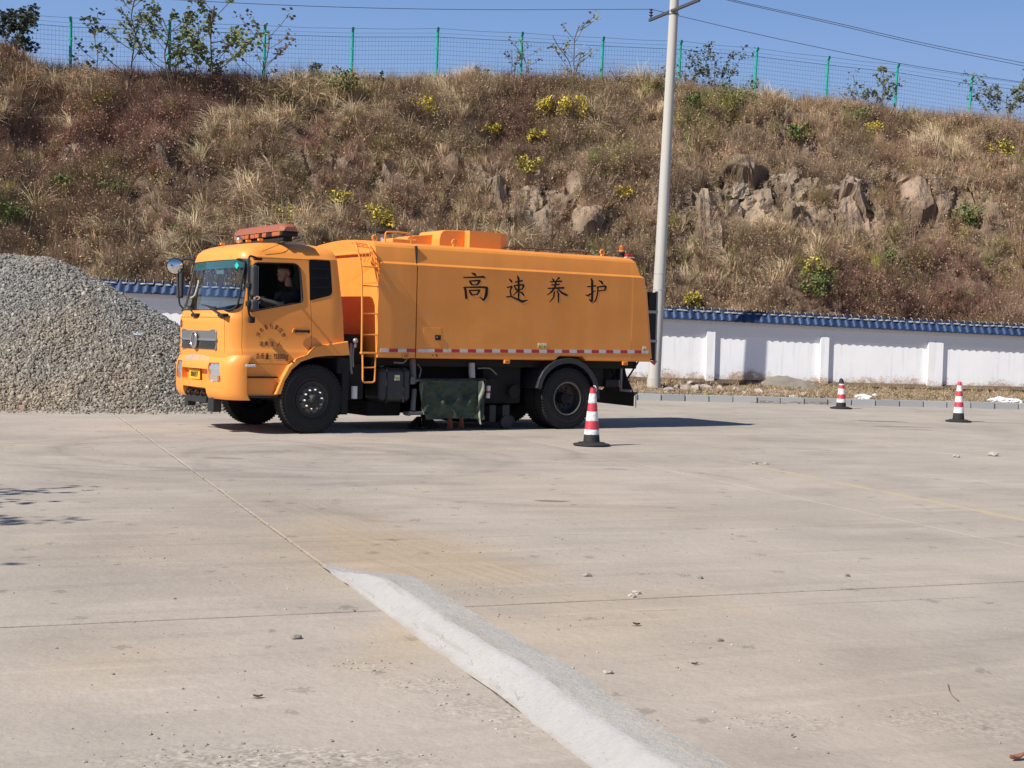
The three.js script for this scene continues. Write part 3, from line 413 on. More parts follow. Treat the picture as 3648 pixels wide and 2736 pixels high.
function sapling(label, px, hpx, wpx, kind, seed, lean = 0, inFront = .5) {
  const R = rng(seed); let x = 0, z = -52; for (let k = 0; k < 6; k++) { const d = ray(px, 160); x = d.x * (z / d.z); z = crestZ(x) + inFront; }
  const y = hillH(x, z), m = -z / 3033, h = hpx * m * 1.3 + .25, w = wpx * m * 1.45, o = thing('sapling', label, 'tree', [x, y - .1, z], 0, 'saplings along the fence'), wood = [], leaf = [], [lc, n, ls0] = kind, ls = ls0 * 1.15;
  const trunk = []; for (let k = 0; k <= 5; k++) trunk.push(V3(lean * h * k / 5 + (R() - .5) * .06 * h * (k > 0), h * .92 * k / 5, (R() - .5) * .05 * h * (k > 0)));
  wood.push(tube(trunk, .014 * Math.max(.6, h / 2), 6));
  for (let i = 0; i < 9 + n / 60; i++) {
    const f = .12 + .85 * R(), b = trunk[0].clone().lerp(trunk[5], f); b.x = new THREE.CatmullRomCurve3(trunk).getPoint(f).x; const a = R() * 6.28, L = w * (.5 + R() * .8) * (1.15 - f * .6), e = b.clone().add(V3(Math.cos(a) * L, L * (.5 + R() * .8), Math.sin(a) * L)), mid = b.clone().lerp(e, .55).add(V3(0, -.08 * L, 0));
    wood.push(tube([b, mid, e], .009 * Math.max(.7, h / 2.4), 4, .5, 4));
    const per = Math.max(3, Math.round(n / 9));
    for (let k = 0; k < per; k++) { const q = (k < per * .45 ? mid.clone().lerp(e, R()) : e.clone().add(V3((R() - .5) * L * .5, (R() - .5) * L * .4, (R() - .5) * L * .5))); leafGeo(leaf, q, ls * (.6 + R() * .7), R, .4); }
  }
  part(o, 'trunk', merge(wood), std(.10, .075, .055, .9));
  if (leaf.length) { const g = new THREE.BufferGeometry(); g.setAttribute('position', new THREE.Float32BufferAttribute(leaf, 3)); g.computeVertexNormals(); part(o, 'crown', g, phy(...lc, .8, { transmission: .3 })); }
}
const DK = [[.05, .075, .025], 260, .17], DG = [[.09, .13, .035], 420, .15], PALE = [[.22, .24, .10], 200, .10], GREYL = [[.17, .19, .12], 220, .09], TWIG = [[.20, .17, .09], 70, .1], RUST = [[.15, .10, .06], 120, .15];
sapling('slim sapling with dark leaflets beside the leftmost fence posts', 212, 96, 34, [[.06, .085, .03], 130, .15], 501, -.05);
sapling('tall wispy pale-leaved sapling rising above the fence', 284, 160, 36, [[.19, .21, .12], 420, .085], 502, .02);
sapling('leafy sapling with a dark bent trunk covering a green fence post', 372, 150, 58, [[.11, .145, .05], 430, .14], 503, -.08, 1.2);
sapling('largest sapling at the fence with bright green leaves', 452, 165, 66, [[.16, .19, .05], 500, .15], 504, .04, 1.0);
sapling('thin pale sapling leaning between the larger saplings at the fence', 415, 110, 40, GREYL, 505, .1);
sapling('sparse rust-leaved sapling crossing a fence post', 560, 120, 52, RUST, 506, .12, .9);
sapling('dark round bush against the sky at the far left of the crest', 12, 66, 44, [[.035, .05, .03], 900, .12], 507);
sapling('small leafy shoot in the crest grass', 680, 34, 12, GREYL, 508); sapling('dark tuft of broad leaves on the crest', 815, 20, 14, [[.07, .09, .04], 120, .11], 509);
sapling('twiggy grey shoot leaning over the fence', 1145, 70, 30, TWIG, 510, -.15); sapling('bare forked sapling with a few pale leaves', 1240, 108, 40, [[.26, .25, .12], 90, .12], 511, .03, .9);
sapling('thin shoot with a pale leafy tip bending left', 1270, 95, 26, [[.28, .27, .12], 60, .12], 512, -.55); sapling('slim dark shoot left of the utility pole', 1422, 50, 16, [[.08, .1, .045], 70, .1], 513);
sapling('low spreading shrub right of the utility pole', 1545, 48, 56, [[.07, .085, .045], 420, .1], 514); sapling('grey-leaved low shrub under the fence wire', 1500, 40, 46, GREYL, 515);
sapling('pale upright sapling near the right fence posts', 1908, 88, 26, [[.17, .19, .07], 300, .11], 516); sapling('low tangled shoot left of the pale upright sapling', 1865, 30, 34, GREYL, 517);
sapling('grey-green bush at the right end of the crest', 2178, 66, 46, [[.17, .19, .13], 620, .1], 518); sapling('tiny grey shoot in the crest grass', 1040, 26, 18, GREYL, 519); sapling('small bare shoot beside a fence post', 1105, 60, 16, TWIG, 520);

{ // wispy dry growth along the crest
  const R = rng(717), l = [[], []]; for (let i = 0; i < 420; i++) { const x = lerp(-22, 25, R()), z = crestZ(x) + (R() - .5) * 2, k = .7 + R() * .5; if (fbm(x * .3 + 5, 2, 3) < -.05 && R() < .75) continue; l[Math.floor(R() * 2)].push([x, hillH(x, z) - .05, z, .7 + R() * R() * 1.4, R() * 6.28, .34 * k, .27 * k, .19 * k, (R() - .5) * .3, (R() - .5) * .3]); }
  [[14, .22, .75, .04, 16], [24, .3, .6, .045, 14]].forEach((a, i) => scatter('crest_growth', 'wispy dry stalks along the hill crest under the fence', 'weeds', weedClump(50 + i, ...a), l[i]));
}
// ------------------------------------------------------------------ green wire fence on the crest
{
  const fence = thing('wire_fence', 'green wire mesh fence with bent-top posts along the hill crest', 'fence');
  const green = phy(.015, .36, .27, .4, { clearcoat: .3 }), wireM = std(.05, .16, .19, .6), R = rng(9);
  const at = (px) => { let z = -52, x = 0; for (let k = 0; k < 8; k++) { const d = ray(px, 160); x = d.x * (z / d.z); z = crestZ(x) - .15; } return V3(x, hillH(x, z), z); };
  const posts = [-62, 152, 366, 570, 759, 942, 1124, 1298, 1466, 1630, 1784, 1934, 2095, 2262].map(at), D = posts[12].clone().sub(posts[1]).setY(0).normalize(), N = V3(D.z, 0, -D.x); if (N.z < 0) N.negate();
  const tops = [];
  posts.forEach((p, i) => {
    const H = 2.03, lean = (R() - .5) * .02, t = V3(p.x + (-.03 + .0095 * i) * 1 + lean, p.y + H, p.z); tops.push(t);
    const arm = t.clone().add(V3(0, .16, 0)).addScaledVector(N, .16);
    part(fence, 'post', merge([rod(p.clone().add(V3(0, -.4, 0)), t, .058, .058, 8), tube([t, t.clone().add(V3(0, .07, 0)).addScaledVector(N, .03), arm], .056, 8)]), green);
    for (const f of [.35, .9, 1.45]) { const q = p.clone().lerp(t, f / H); part(fence, 'clamp', rbox(q.x - .055, q.x + .055, q.y - .03, q.y + .03, q.z - .055, q.z + .055, .01, 1), green); }
  });
  for (let i = 0; i < posts.length - 1; i++) {
    const l = [], a = posts[i], b = posts[i + 1], ta = tops[i], tb = tops[i + 1], bar = (p, q, r) => l.push(rod(p, q, r, r, 4));
    for (let k = 0; k <= 11; k++) { const f = .03 + k / 11 * .9; bar(a.clone().lerp(ta, f), b.clone().lerp(tb, f), k == 11 ? .012 : .0048); }
    const n = 26; for (let k = 1; k < n; k++) { const f = k / n; bar(a.clone().lerp(b, f), ta.clone().lerp(tb, f).lerp(a.clone().lerp(b, f), .07), .0034); }
    const A = ta.clone().add(V3(0, .15, 0)).addScaledVector(N, .15), B = tb.clone().add(V3(0, .15, 0)).addScaledVector(N, .15), mid = A.clone().lerp(B, .5).add(V3(0, -.03, 0)); bar(A, mid, .008); bar(mid, B, .008); bar(ta, tb, .006);
    part(fence, 'wire_panel', merge(l), wireM);
  }
}

// ------------------------------------------------------------------ concrete utility pole and overhead wires
{
  const pz = -38.9, b = atDepth(1412, 832, 38.9), t = atDepth(1455.5, 20, 38.9), up = t.clone().sub(b).normalize();
  const pole = thing('utility_pole', 'tall tapered concrete utility pole with a steel crossarm standing by the wall', 'pole', [b.x, vergeH(b.x, pz) - .1, pz]);
  const H = 13, loc = f => up.clone().multiplyScalar(f);
  const cm = dataMap(256, 512, (i, j) => { const k = .9 + .16 * fbm(i / 40, j / 90, 4) + .07 * fbm(i / 9, j / 200 + 8, 3); return [.50 * k, .48 * k, .44 * k]; }, true);
  part(pole, 'shaft', rod(loc(-.5), loc(H), .178, .112, 28), new THREE.MeshStandardMaterial({ map: cm, roughness: .9, bumpMap: soilBump, bumpScale: .002 }));
  const steel = std(.06, .06, .065, .6), gal = std(.4, .4, .4, .5, { metalness: .3 });
  for (const h of [3.22, 2.78]) part(pole, 'clamp_band', new THREE.TorusGeometry(.172 - h * .005, .012, 6, 28).rotateX(Math.PI / 2).translate(up.x * h, h, 0), gal);
  const lug = part(pole, 'base_collar', merge([rod(loc(-.2), loc(.34), .205, .19, 24)]), std(.42, .40, .36, .95));
  const ya = 10.42, c = loc(ya), dir = V3(.43, .02, .9).normalize(), arm = part(pole, 'crossarm', (() => { const g = rbox(-.035, .035, -.04, .04, -1.28, 1.28, .006, 1); g.lookAt(dir); return g.translate(c.x - .02, c.y, c.z + .16); })(), steel);
  part(pole, 'clamp_band', new THREE.TorusGeometry(.13, .014, 6, 24).rotateX(Math.PI / 2).translate(c.x, c.y - .08, c.z), steel);
  const ins = (f) => { const q = V3(c.x - .02, c.y + .04, c.z + .16).addScaledVector(dir, f), o = part(pole, 'insulator', lathe([[0, 0], [.018, 0], [.018, .05], [.055, .07], [.055, .085], [.02, .1], [.02, .13], [.06, .15], [.06, .165], [.022, .18], [.022, .21], [.05, .23], [.045, .25], [0, .26]], 16).translate(q.x, q.y, q.z), phy(.03, .022, .02, .3)); return q.add(V3(0, .25, 0)); };
  const tops = [ins(-1.2), ins(1.2)].map(q => q.add(pole.position));
  const wire = std(.07, .075, .09, .6), span = (label, a, ends, r = .009) => solo('overhead_wire', tube([a, ...ends], r, 5, .5, 40), wire, label, 'wire');
  span('thin overhead wire running left from the pole insulator', tops[0], [[1000, 20.5, 38.2], [600, 10.5, 36.2], [100, -18, 34.5], [-300, -50, 33]].map(([x, y, z]) => atDepth(x, y, z)));
  span('lower overhead wire descending right from behind the pole', tops[0].clone(), [[1478, 37, 41.3], [1700, 88, 43], [1950, 138, 45], [2212, 178, 47.5], [2500, 216, 50]].map(([x, y, z]) => atDepth(x, y, z)));
  span('upper of the two parallel overhead wires on the right', tops[1].clone(), [[1575, -2, 39.5], [1800, 48, 41], [2000, 94, 43], [2212, 136, 45], [2500, 190, 47]].map(([x, y, z]) => atDepth(x, y, z)));
  span('lower of the two parallel overhead wires on the right', tops[1].clone().add(V3(0, -.06, 0)), [[1575, 1, 39.6], [1800, 52, 41.1], [2000, 99, 43.1], [2212, 142.5, 45.1], [2500, 198, 47.1]].map(([x, y, z]) => atDepth(x, y, z)));
}

// ------------------------------------------------------------------ heap of crushed stone
{
  const cx = -9.5, cz = -28.5;
  const heap = (x, z) => { const dx = x > cx ? (x - cx) / 5.0 : Math.max(0, (cx - 3.5 - x) / 4.4), dz = (z - cz) / (z > cz ? 3.75 : 4.2), r = Math.hypot(dx, dz), wob = .12 * fbm(x * .45, z * .45 + 3, 3); return Math.max(-.05, 3.27 * (1 - Math.sqrt(r * r + .012) * (1 + wob * .5)) + .17 * fbm(x * .9, z * .9, 4) * smooth(1.05, .8, r)); };
  const o = thing('gravel_heap', 'large heap of grey crushed stone piled in front of the wall', 'gravel heap');
  const g = grid(140, 110, (a, b) => { const x = lerp(-18.5, -4, a), z = lerp(-34, -23.8, 1 - b); return V3(x, heap(x, z) - .02, z); });
  const core = part(o, 'core', painted(g, (x, y, z) => { const k = .95 + .2 * noise(x * 20, z * 20), t = clamp(.5 + fbm(x * .5, z * .5, 3)); return [.25 * k, lerp(.24, .225, t) * k, lerp(.215, .18, t) * k]; }), soil());
  const R = rng(88), lists = [[], [], [], []];
  for (let i = 0; i < 150000; i++) {
    const x = lerp(-15, -4.2, R()), z = lerp(-30.5, -24, R()); if (x / -z < -.47) continue; const h = heap(x, z); if (h < (R() < .06 ? -.0501 : -.01)) continue; if (h < -.02 && Math.hypot(x > cx ? (x - cx) / 5 : 0, (z - cz) / 3.75) > 1.13 + .1 * R()) continue;
    const t = clamp(.5 + 1.1 * fbm(x * .55 + 4, z * .55 + h * .4, 4)), cool = clamp(.5 + fbm(x * .5 + 20, h * .9, 3) * 1.3), k = (.6 + R() * .75), pale = R() < .05 ? 1.5 : 1;
    let c = [lerp(.245, .28, t), lerp(.232, .235, t), lerp(.2, .178, t)]; c = c.map((v, j) => lerp(v, [.215, .222, .218][j], cool * .6) * k * pale);
    const s = (R() < .06 ? .03 : .013) + R() * R() * .026; lists[Math.floor(R() * 4)].push([x, Math.max(h, 0) + (R() - .35) * .018, z, V3(s * (1 + R() * .7), s * (.7 + R() * .4), s * (.8 + R() * .5)), R() * 6.28, ...c, R() * 6.28, R() * 6.28]);
  }
  lists.forEach((l, i) => { const m = scatter('crushed_stone', 'loose crushed stone covering the gravel heap', 'gravel', blob(1, 60 + i, 0, .28), l, std(1, 1, 1, .92)); scene.remove(m); m.name = 'crushed_stone'; m.userData = { kind: 'stuff' }; o.add(m); });
  const dirt = [[620, 980, .02], [480, 760, 0]];
  for (const [px, py, name, col, label] of [[30, 877, 'broken_brick', [.34, .17, .11], 'broken red brick lying at the foot of the gravel heap'], [55, 879, 'broken_brick', [.4, .24, .17], 'broken red brick lying at the foot of the gravel heap'], [12, 876, 'broken_brick', [.3, .15, .1], 'broken red brick lying at the foot of the gravel heap']]) { const p = onGround(px, py + 6); const m = solo(name, rbox(-.1, .1, -.045, .045, -.055, .055, .015, 2), std(...col, .95), label, 'brick', 'bricks at the gravel heap', [p.x, .045, p.z + .1]); m.rotation.set(.1, px, .15); }
  { const p = atDepth(298, 618, 27.1); solo('plastic_scrap', blob(.055, 5, 1, .4).scale(1.4, .5, .6), phy(.28, .38, .46, .5), 'crumpled pale blue plastic scrap on the gravel heap', 'litter', undefined, [p.x, heap(p.x, -27.1) + .05, -27.1]); }
  { const a = V3(-6.05, heap(-6.05, -27.3) + .08, -27.2), b = V3(-5.6, heap(-5.6, -26.9) + .06, -26.75); solo('dry_stick', rod(a, b.setY(Math.max(.08, b.y)), .012, .008, 6), std(.45, .36, .26, .9), 'pale dry stick lying on the gravel heap beside the truck', 'stick'); }
}

// ------------------------------------------------------------------ street sweeper truck
// local frame: u along the truck from the front axle to the rear, y up, w across from the near tyre faces (0) to the far ones (2.4)
const YAW = .5786, W0 = 1.2;
const truck = thing('sweeper_truck', 'orange street sweeper truck with a boxy tank body and amber light bar', 'truck', [-2.968 - Math.sin(YAW) * W0, 0, -20.915 - Math.cos(YAW) * W0], YAW);
const U = (u, y, w) => V3(u, y, W0 - w);
const paint = phy(.82, .302, .055, .48, { clearcoat: .14, clearcoatRoughness: .3, specularIntensity: .6 });
const black = std(.008, .008, .009, .75), rubber = std(.010, .010, .0105, .88), dark = std(.018, .018, .02, .65), steel = std(.32, .32, .33, .4, { metalness: .6 }), chrome = std(.6, .6, .62, .25, { metalness: .85 }), grime = std(.011, .010, .009, .92), grey = std(.16, .165, .17, .6), inside = std(.03, .03, .032, .9);
const sideX = (pts, w0, w1, bev = 0) => { const e = new THREE.ExtrudeGeometry(shapeOf(pts), { depth: w1 - w0 - 2 * bev, bevelEnabled: bev > 0, bevelSize: bev, bevelThickness: bev, bevelSegments: 2, bevelOffset: -bev, curveSegments: 8 }); return e.translate(0, 0, W0 - w1 + bev); };      // polygon in (u, y), extruded across
const frontX = (pts, u0, u1, bev = 0) => { const e = new THREE.ExtrudeGeometry(shapeOf(pts.map(p => [p[0] - W0, p[1]])), { depth: u1 - u0 - 2 * bev, bevelEnabled: bev > 0, bevelSize: bev, bevelThickness: bev, bevelSegments: 2, bevelOffset: -bev }); e.rotateY(Math.PI / 2); return e.translate(u0 + bev, 0, 0); };   // polygon in (w, y), extruded along u
const bxT = (u0, u1, y0, y1, w0, w1, r = .012) => rbox(u0, u1, y0, y1, W0 - w1, W0 - w0, r, 2);
const pipe = (pts, r, seg = 8, ten = .3) => tube(pts.map(p => U(...p)), r, seg, ten);

// --- cab shell: a loft of plan outlines
const cabF = table([[.55, -1.30], [1.17, -1.36], [1.68, -1.372], [1.72, -1.352], [1.78, -1.335], [2.56, -1.16], [2.66, -1.135], [2.72, -1.09], [2.77, -1.01], [2.81, -.88], [2.84, -.62], [2.86, -.3]]);
const cabR = table([[.55, .57], [1.39, .55], [2.03, .50], [2.61, .43], [2.72, .40], [2.77, .36], [2.81, .27], [2.84, .1], [2.86, -.05]]);
const cabI = table([[.55, .012], [1.19, -.012], [1.27, .016], [1.78, .016], [2.56, .062], [2.60, .062], [2.62, .075], [2.70, .115], [2.75, .165], [2.79, .24], [2.82, .34], [2.845, .5], [2.86, .7]]);
function cabU(w, y, off = 0) { const h = 1.16 - cabI(y) - off, d = Math.abs(w - W0), r = .25; let u = cabF(y) + off + .10 * (d / 1.16) ** 2; if (d > h - r) { const q = Math.min(r, d - (h - r)); u += r - Math.sqrt(Math.max(0, r * r - q * q)); } return u; }
function cabRing(y, off) {
  const h = 1.16 - cabI(y) - off, R = cabR(y) - off, out = [], toe = u => .05 * clamp((.35 - u) / 1.5), ins = (d, u) => d * (1 - toe(u) / 1.16);
  const ds = []; for (let k = 0; k <= 14; k++) ds.push((h - .25) * k / 14); for (let k = 1; k <= 9; k++) ds.push(h - .25 + .25 * Math.sin(k / 9 * Math.PI / 2));
  for (let k = ds.length - 1; k > 0; k--) { const u = cabU(W0 - ds[k], y, off); out.push(U(u, y, W0 - ins(ds[k], u))); }
  for (let k = 0; k < ds.length; k++) { const u = cabU(W0 + ds[k], y, off); out.push(U(u, y, W0 + ins(ds[k], u))); }
  const u0 = cabU(W0 + h, y, off); for (let k = 1; k <= 8; k++) { const u = lerp(u0, R - .05, k / 8); out.push(U(u, y, W0 + ins(h, u))); }
  out.push(U(R - .015, y, W0 + h - .015), U(R, y, W0 + h - .05)); for (let k = 1; k < 6; k++) out.push(U(R, y, lerp(W0 + h - .05, W0 - h + .05, k / 6)));
  out.push(U(R, y, W0 - h + .05), U(R - .015, y, W0 - h + .015)); for (let k = 0; k < 8; k++) { const u = lerp(R - .05, u0, k / 8); out.push(U(u, y, W0 - ins(h, u))); }
  return out;
}
const levels = [.56, .8, 1.0, 1.19, 1.23, 1.27, 1.45, 1.62, 1.68, 1.72, 1.78, 1.95, 2.15, 2.35, 2.5, 2.56, 2.60, 2.62, 2.66, 2.70, 2.73, 2.76, 2.79, 2.815, 2.835, 2.85];
const cabOuter = (off = 0) => loft(levels.map(y => cabRing(y, off)), .5), cabInner = () => loft([1.16, 1.3, 1.62, 1.78, 2.0, 2.3, 2.5, 2.58, 2.64, 2.70].map(y => cabRing(y, .055)), .5);
const archCut = [[-.56, .4], [-.515, .59], [-.455, .78], [-.345, .955], [-.2, 1.075], [.02, 1.145], [.2, 1.165], [.8, 1.18], [.8, .4]];
const doorPts = rounded([[-1.085, 1.035, .03], [-1.085, 1.86, .1], [-.985, 2.572, .03], [-.055, 2.588, .03], [-.028, 1.97, .2], [.0, 1.32, .05], [-.10, 1.175, .08], [-.29, 1.115, .1], [-.385, 1.035, .03]], .03, 3);
const doorGrow = (pts, e) => { const cx = -.5, cy = 1.8; return pts.map(([x, y]) => [x + e * Math.sign(x - cx) * 1, y + e * Math.sign(y - cy)]); };
const winPts = rounded([[-.985, 1.79, .03], [-.935, 2.505, .09], [-.2, 2.525, .12], [-.15, 1.962, .05]], .05, 5);
const screenW = y => lerp(.125, .185, (y - 1.79) / .77);                // edge of the windscreen opening
const screenPts = (() => { const a = []; for (let k = 0; k <= 6; k++) { const y = lerp(1.80, 2.555, k / 6); a.push([screenW(y), y]); } const l = a.map(p => p), r = a.map(p => [2.4 - p[0], p[1]]).reverse(); return rounded([[...l[0], .13], [...l[6], .09], [...r[0], .09], [...r[6], .13]], .1, 6); })();
{
  const shellB = cut(brush(cabOuter(), paint), brush(cabInner(), inside), brush(sideX(archCut, -.3, 2.7)), brush(sideX(winPts, -.3, 2.7)), brush(frontX(screenPts, -1.8, -.72)));
  const withSeams = cut(shellB, brush(sideX(doorGrow(doorPts, .005), -.3, .3)),
    brush(box(-1.5, -.9, 1.17, 1.70, W0 - .285, W0 - .279)), brush(box(-1.5, -.9, 1.17, 1.70, W0 - 2.121, W0 - 2.115)), brush(box(-1.6, -1.0, 1.694, 1.702, W0 - 2.12, W0 - .28)), brush(box(-.9, .6, 2.603, 2.609, W0 - .118, W0 + .2)));
  const shell = part(truck, 'cab_shell', withSeams.geometry, withSeams.material);
  const door = meet(shellB, brush(sideX(doorPts, -.3, .3)));
  const d = part(truck, 'door', door.geometry, door.material);
  // handle in its scooped recess
  const hd = part(d, 'door_handle', merge([bxT(-.30, -.055, 1.508, 1.545, .005, .045, .016), bxT(-.30, -.27, 1.50, 1.55, .01, .06, .01), bxT(-.085, -.055, 1.50, 1.55, .01, .06, .01)]), black);
  part(d, 'handle_recess', sideX(rounded([[-.34, 1.50], [-.31, 1.57], [-.13, 1.585], [-.09, 1.52], [-.14, 1.475], [-.28, 1.465]], .04, 4), .036, .06), paint);
  part(d, 'lock', new THREE.CylinderGeometry(.012, .012, .02, 12).rotateX(Math.PI / 2).translate(...U(-.075, 1.455, .04).toArray()), chrome);
  part(d, 'window_seal', pipe(winPts.concat([winPts[0]]).map(([u, y]) => [u, y, .052 + cabI(y) + .02 * clamp(-u)]), .012, 6, 0), black);
  // quarter window: a black pane lying on the cab side
  const qp = rounded([[-.038, 1.985, .02], [-.046, 2.598, .02], [.292, 2.6, .04], [.325, 2.08, .07]], .03, 5);
  const q = cut(meet(brush(cabOuter(-.006), black), brush(sideX(qp, -.3, .3))), brush(cabOuter(.002)));
  part(truck, 'quarter_window', q.geometry, phy(.004, .004, .004, .4, { specularIntensity: .35 }));
  for (const y of [2.18, 2.32, 2.46]) part(truck, 'louvre', bxT(-.01, .27, y, y + .006, cabI(y) + .028, cabI(y) + .04, .002), black);
  // windscreen: single curved pane with a tinted band at the top
  const glassM = phy(.93, .97, .96, .03, { transmission: 1, thickness: 0, ior: 1.5 }), bandM = phy(.10, .34, .36, .05, { transmission: .75, thickness: 0 });
  const pane = (y0, y1) => grid(40, 12, (a, b) => { const y = lerp(y0, y1, b), e = screenW(y) - .02, w = lerp(e, 2.4 - e, a); return U(cabU(w, y, .014), y, w); });
  const ws = part(truck, 'windscreen', pane(1.785, 2.43), glassM); part(ws, 'sun_band', pane(2.43, 2.565), bandM);
  part(ws, 'sticker', (() => { const y = 2.46, w = .30; const s = new THREE.ShapeGeometry(shapeOf([[0, -.05], [.042, 0], [0, .05], [-.042, 0]])); s.rotateY(-Math.PI / 2); const c = U(cabU(w, y, .004), y, w); return s.rotateY(.5).translate(c.x, c.y, c.z); })(), phy(.02, .55, .48, .4));
  part(truck, 'windscreen_seal', tube(screenPts.concat([screenPts[0]]).map(([w, y]) => U(cabU(w, y, .0), y, w)), .016, 6, 0, 220), black);
  part(truck, 'far_window', sideX(winPts, 2.28, 2.284), glassM);
  // lower sill, slot, step bracket, marker lamp, black filler standing in for shade in the gap under the cab front
  part(truck, 'sill_slot', bxT(-1.02, -.55, .825, .85, .025, .06, .005), black);
  part(truck, 'step', bxT(-1.05, -.5, .535, .565, .05, .3, .01), dark);
  const ml = part(truck, 'marker_lamp', bxT(-1.065, -.905, .985, 1.025, .012, .05, .012), phy(.75, .75, .74, .25)); part(ml, 'reflector', new THREE.SphereGeometry(.011, 10, 8).translate(...U(-.95, 1.005, .01).toArray()), grey);
  part(truck, 'gap_shade_filler', bxT(-1.2, -1.0, .6, 1.2, .2, 2.2, .01), black);
  const wing = part(truck, 'wheel_arch_wing', sideX([[.562, 1.392], [.3, 1.35], [.02, 1.305], [-.10, 1.18], [-.27, 1.118], [-.40, 1.005], [-.505, .815], [-.60, .59], [-.515, .59], [-.455, .78], [-.345, .955], [-.2, 1.075], [.02, 1.145], [.2, 1.165], [.598, 1.182]], -.02, .26, .014), paint);
}
// --- interior
{
  part(truck, 'cab_floor', bxT(-1.15, .5, 1.13, 1.16, .12, 2.28), inside);
  const da = part(truck, 'dashboard', merge([bxT(-1.24, -.86, 1.35, 1.74, .2, 2.2, .06), bxT(-1.1, -.8, 1.6, 1.80, .3, .85, .05)]), std(.10, .10, .105, .8));
  part(da, 'paper', merge([blob(.06, 3, 1, .4).scale(1.3, .3, 1).translate(...U(-1.1, 1.765, .45).toArray()), blob(.05, 4, 1, .4).scale(1.3, .3, 1.4).translate(...U(-1.13, 1.755, .6).toArray()), box(-1.16, -1.04, 1.742, 1.746, W0 - 1.35, W0 - 1.1)]), std(.7, .69, .66, .9));
  part(da, 'phone_mount', bxT(-1.1, -1.06, 1.75, 1.87, 1.2, 1.36, .01), dark);
  const sw = part(truck, 'steering_wheel', (() => { const g = merge([new THREE.TorusGeometry(.215, .016, 8, 36), rod(V3(-.2, 0, 0), V3(.2, 0, 0), .012), rod(V3(0, 0, 0), V3(0, -.2, 0), .012), new THREE.SphereGeometry(.05, 12, 8).scale(1, 1, .5)]); g.rotateX(-.95).rotateY(-Math.PI / 2); const c = U(-.74, 1.90, .6); return g.translate(c.x, c.y, c.z); })(), dark);
  part(truck, 'steering_column', rod(U(-.74, 1.9, .6), U(-1.0, 1.45, .6), .03), dark);
  for (const w of [.6, 1.55]) { const s = part(truck, 'seat', merge([bxT(-.42, .1, 1.36, 1.56, w - .26, w + .26, .06), bxT(-.35, .05, 1.16, 1.4, w - .15, w + .15, .02)]), std(.05, .05, .055, .95)); part(s, 'seat_back', (() => { const g = rbox(-.06, .06, 0, .62, -.25, .25, .05, 3); g.rotateZ(-.16); const c = U(.1, 1.54, w); return g.translate(c.x, c.y, c.z); })(), std(.045, .045, .05, .95)); }
  part(truck, 'inside_mirror', bxT(-1.02, -.99, 2.36, 2.43, 1.05, 1.35, .01), std(.4, .4, .38, .4));
  part(truck, 'grab_handle', pipe([[-.98, 2.28, 2.2], [-1.0, 2.24, 2.15], [-1.06, 2.05, 2.13], [-1.1, 2.0, 2.2]], .017), std(.55, .52, .45, .7));
}
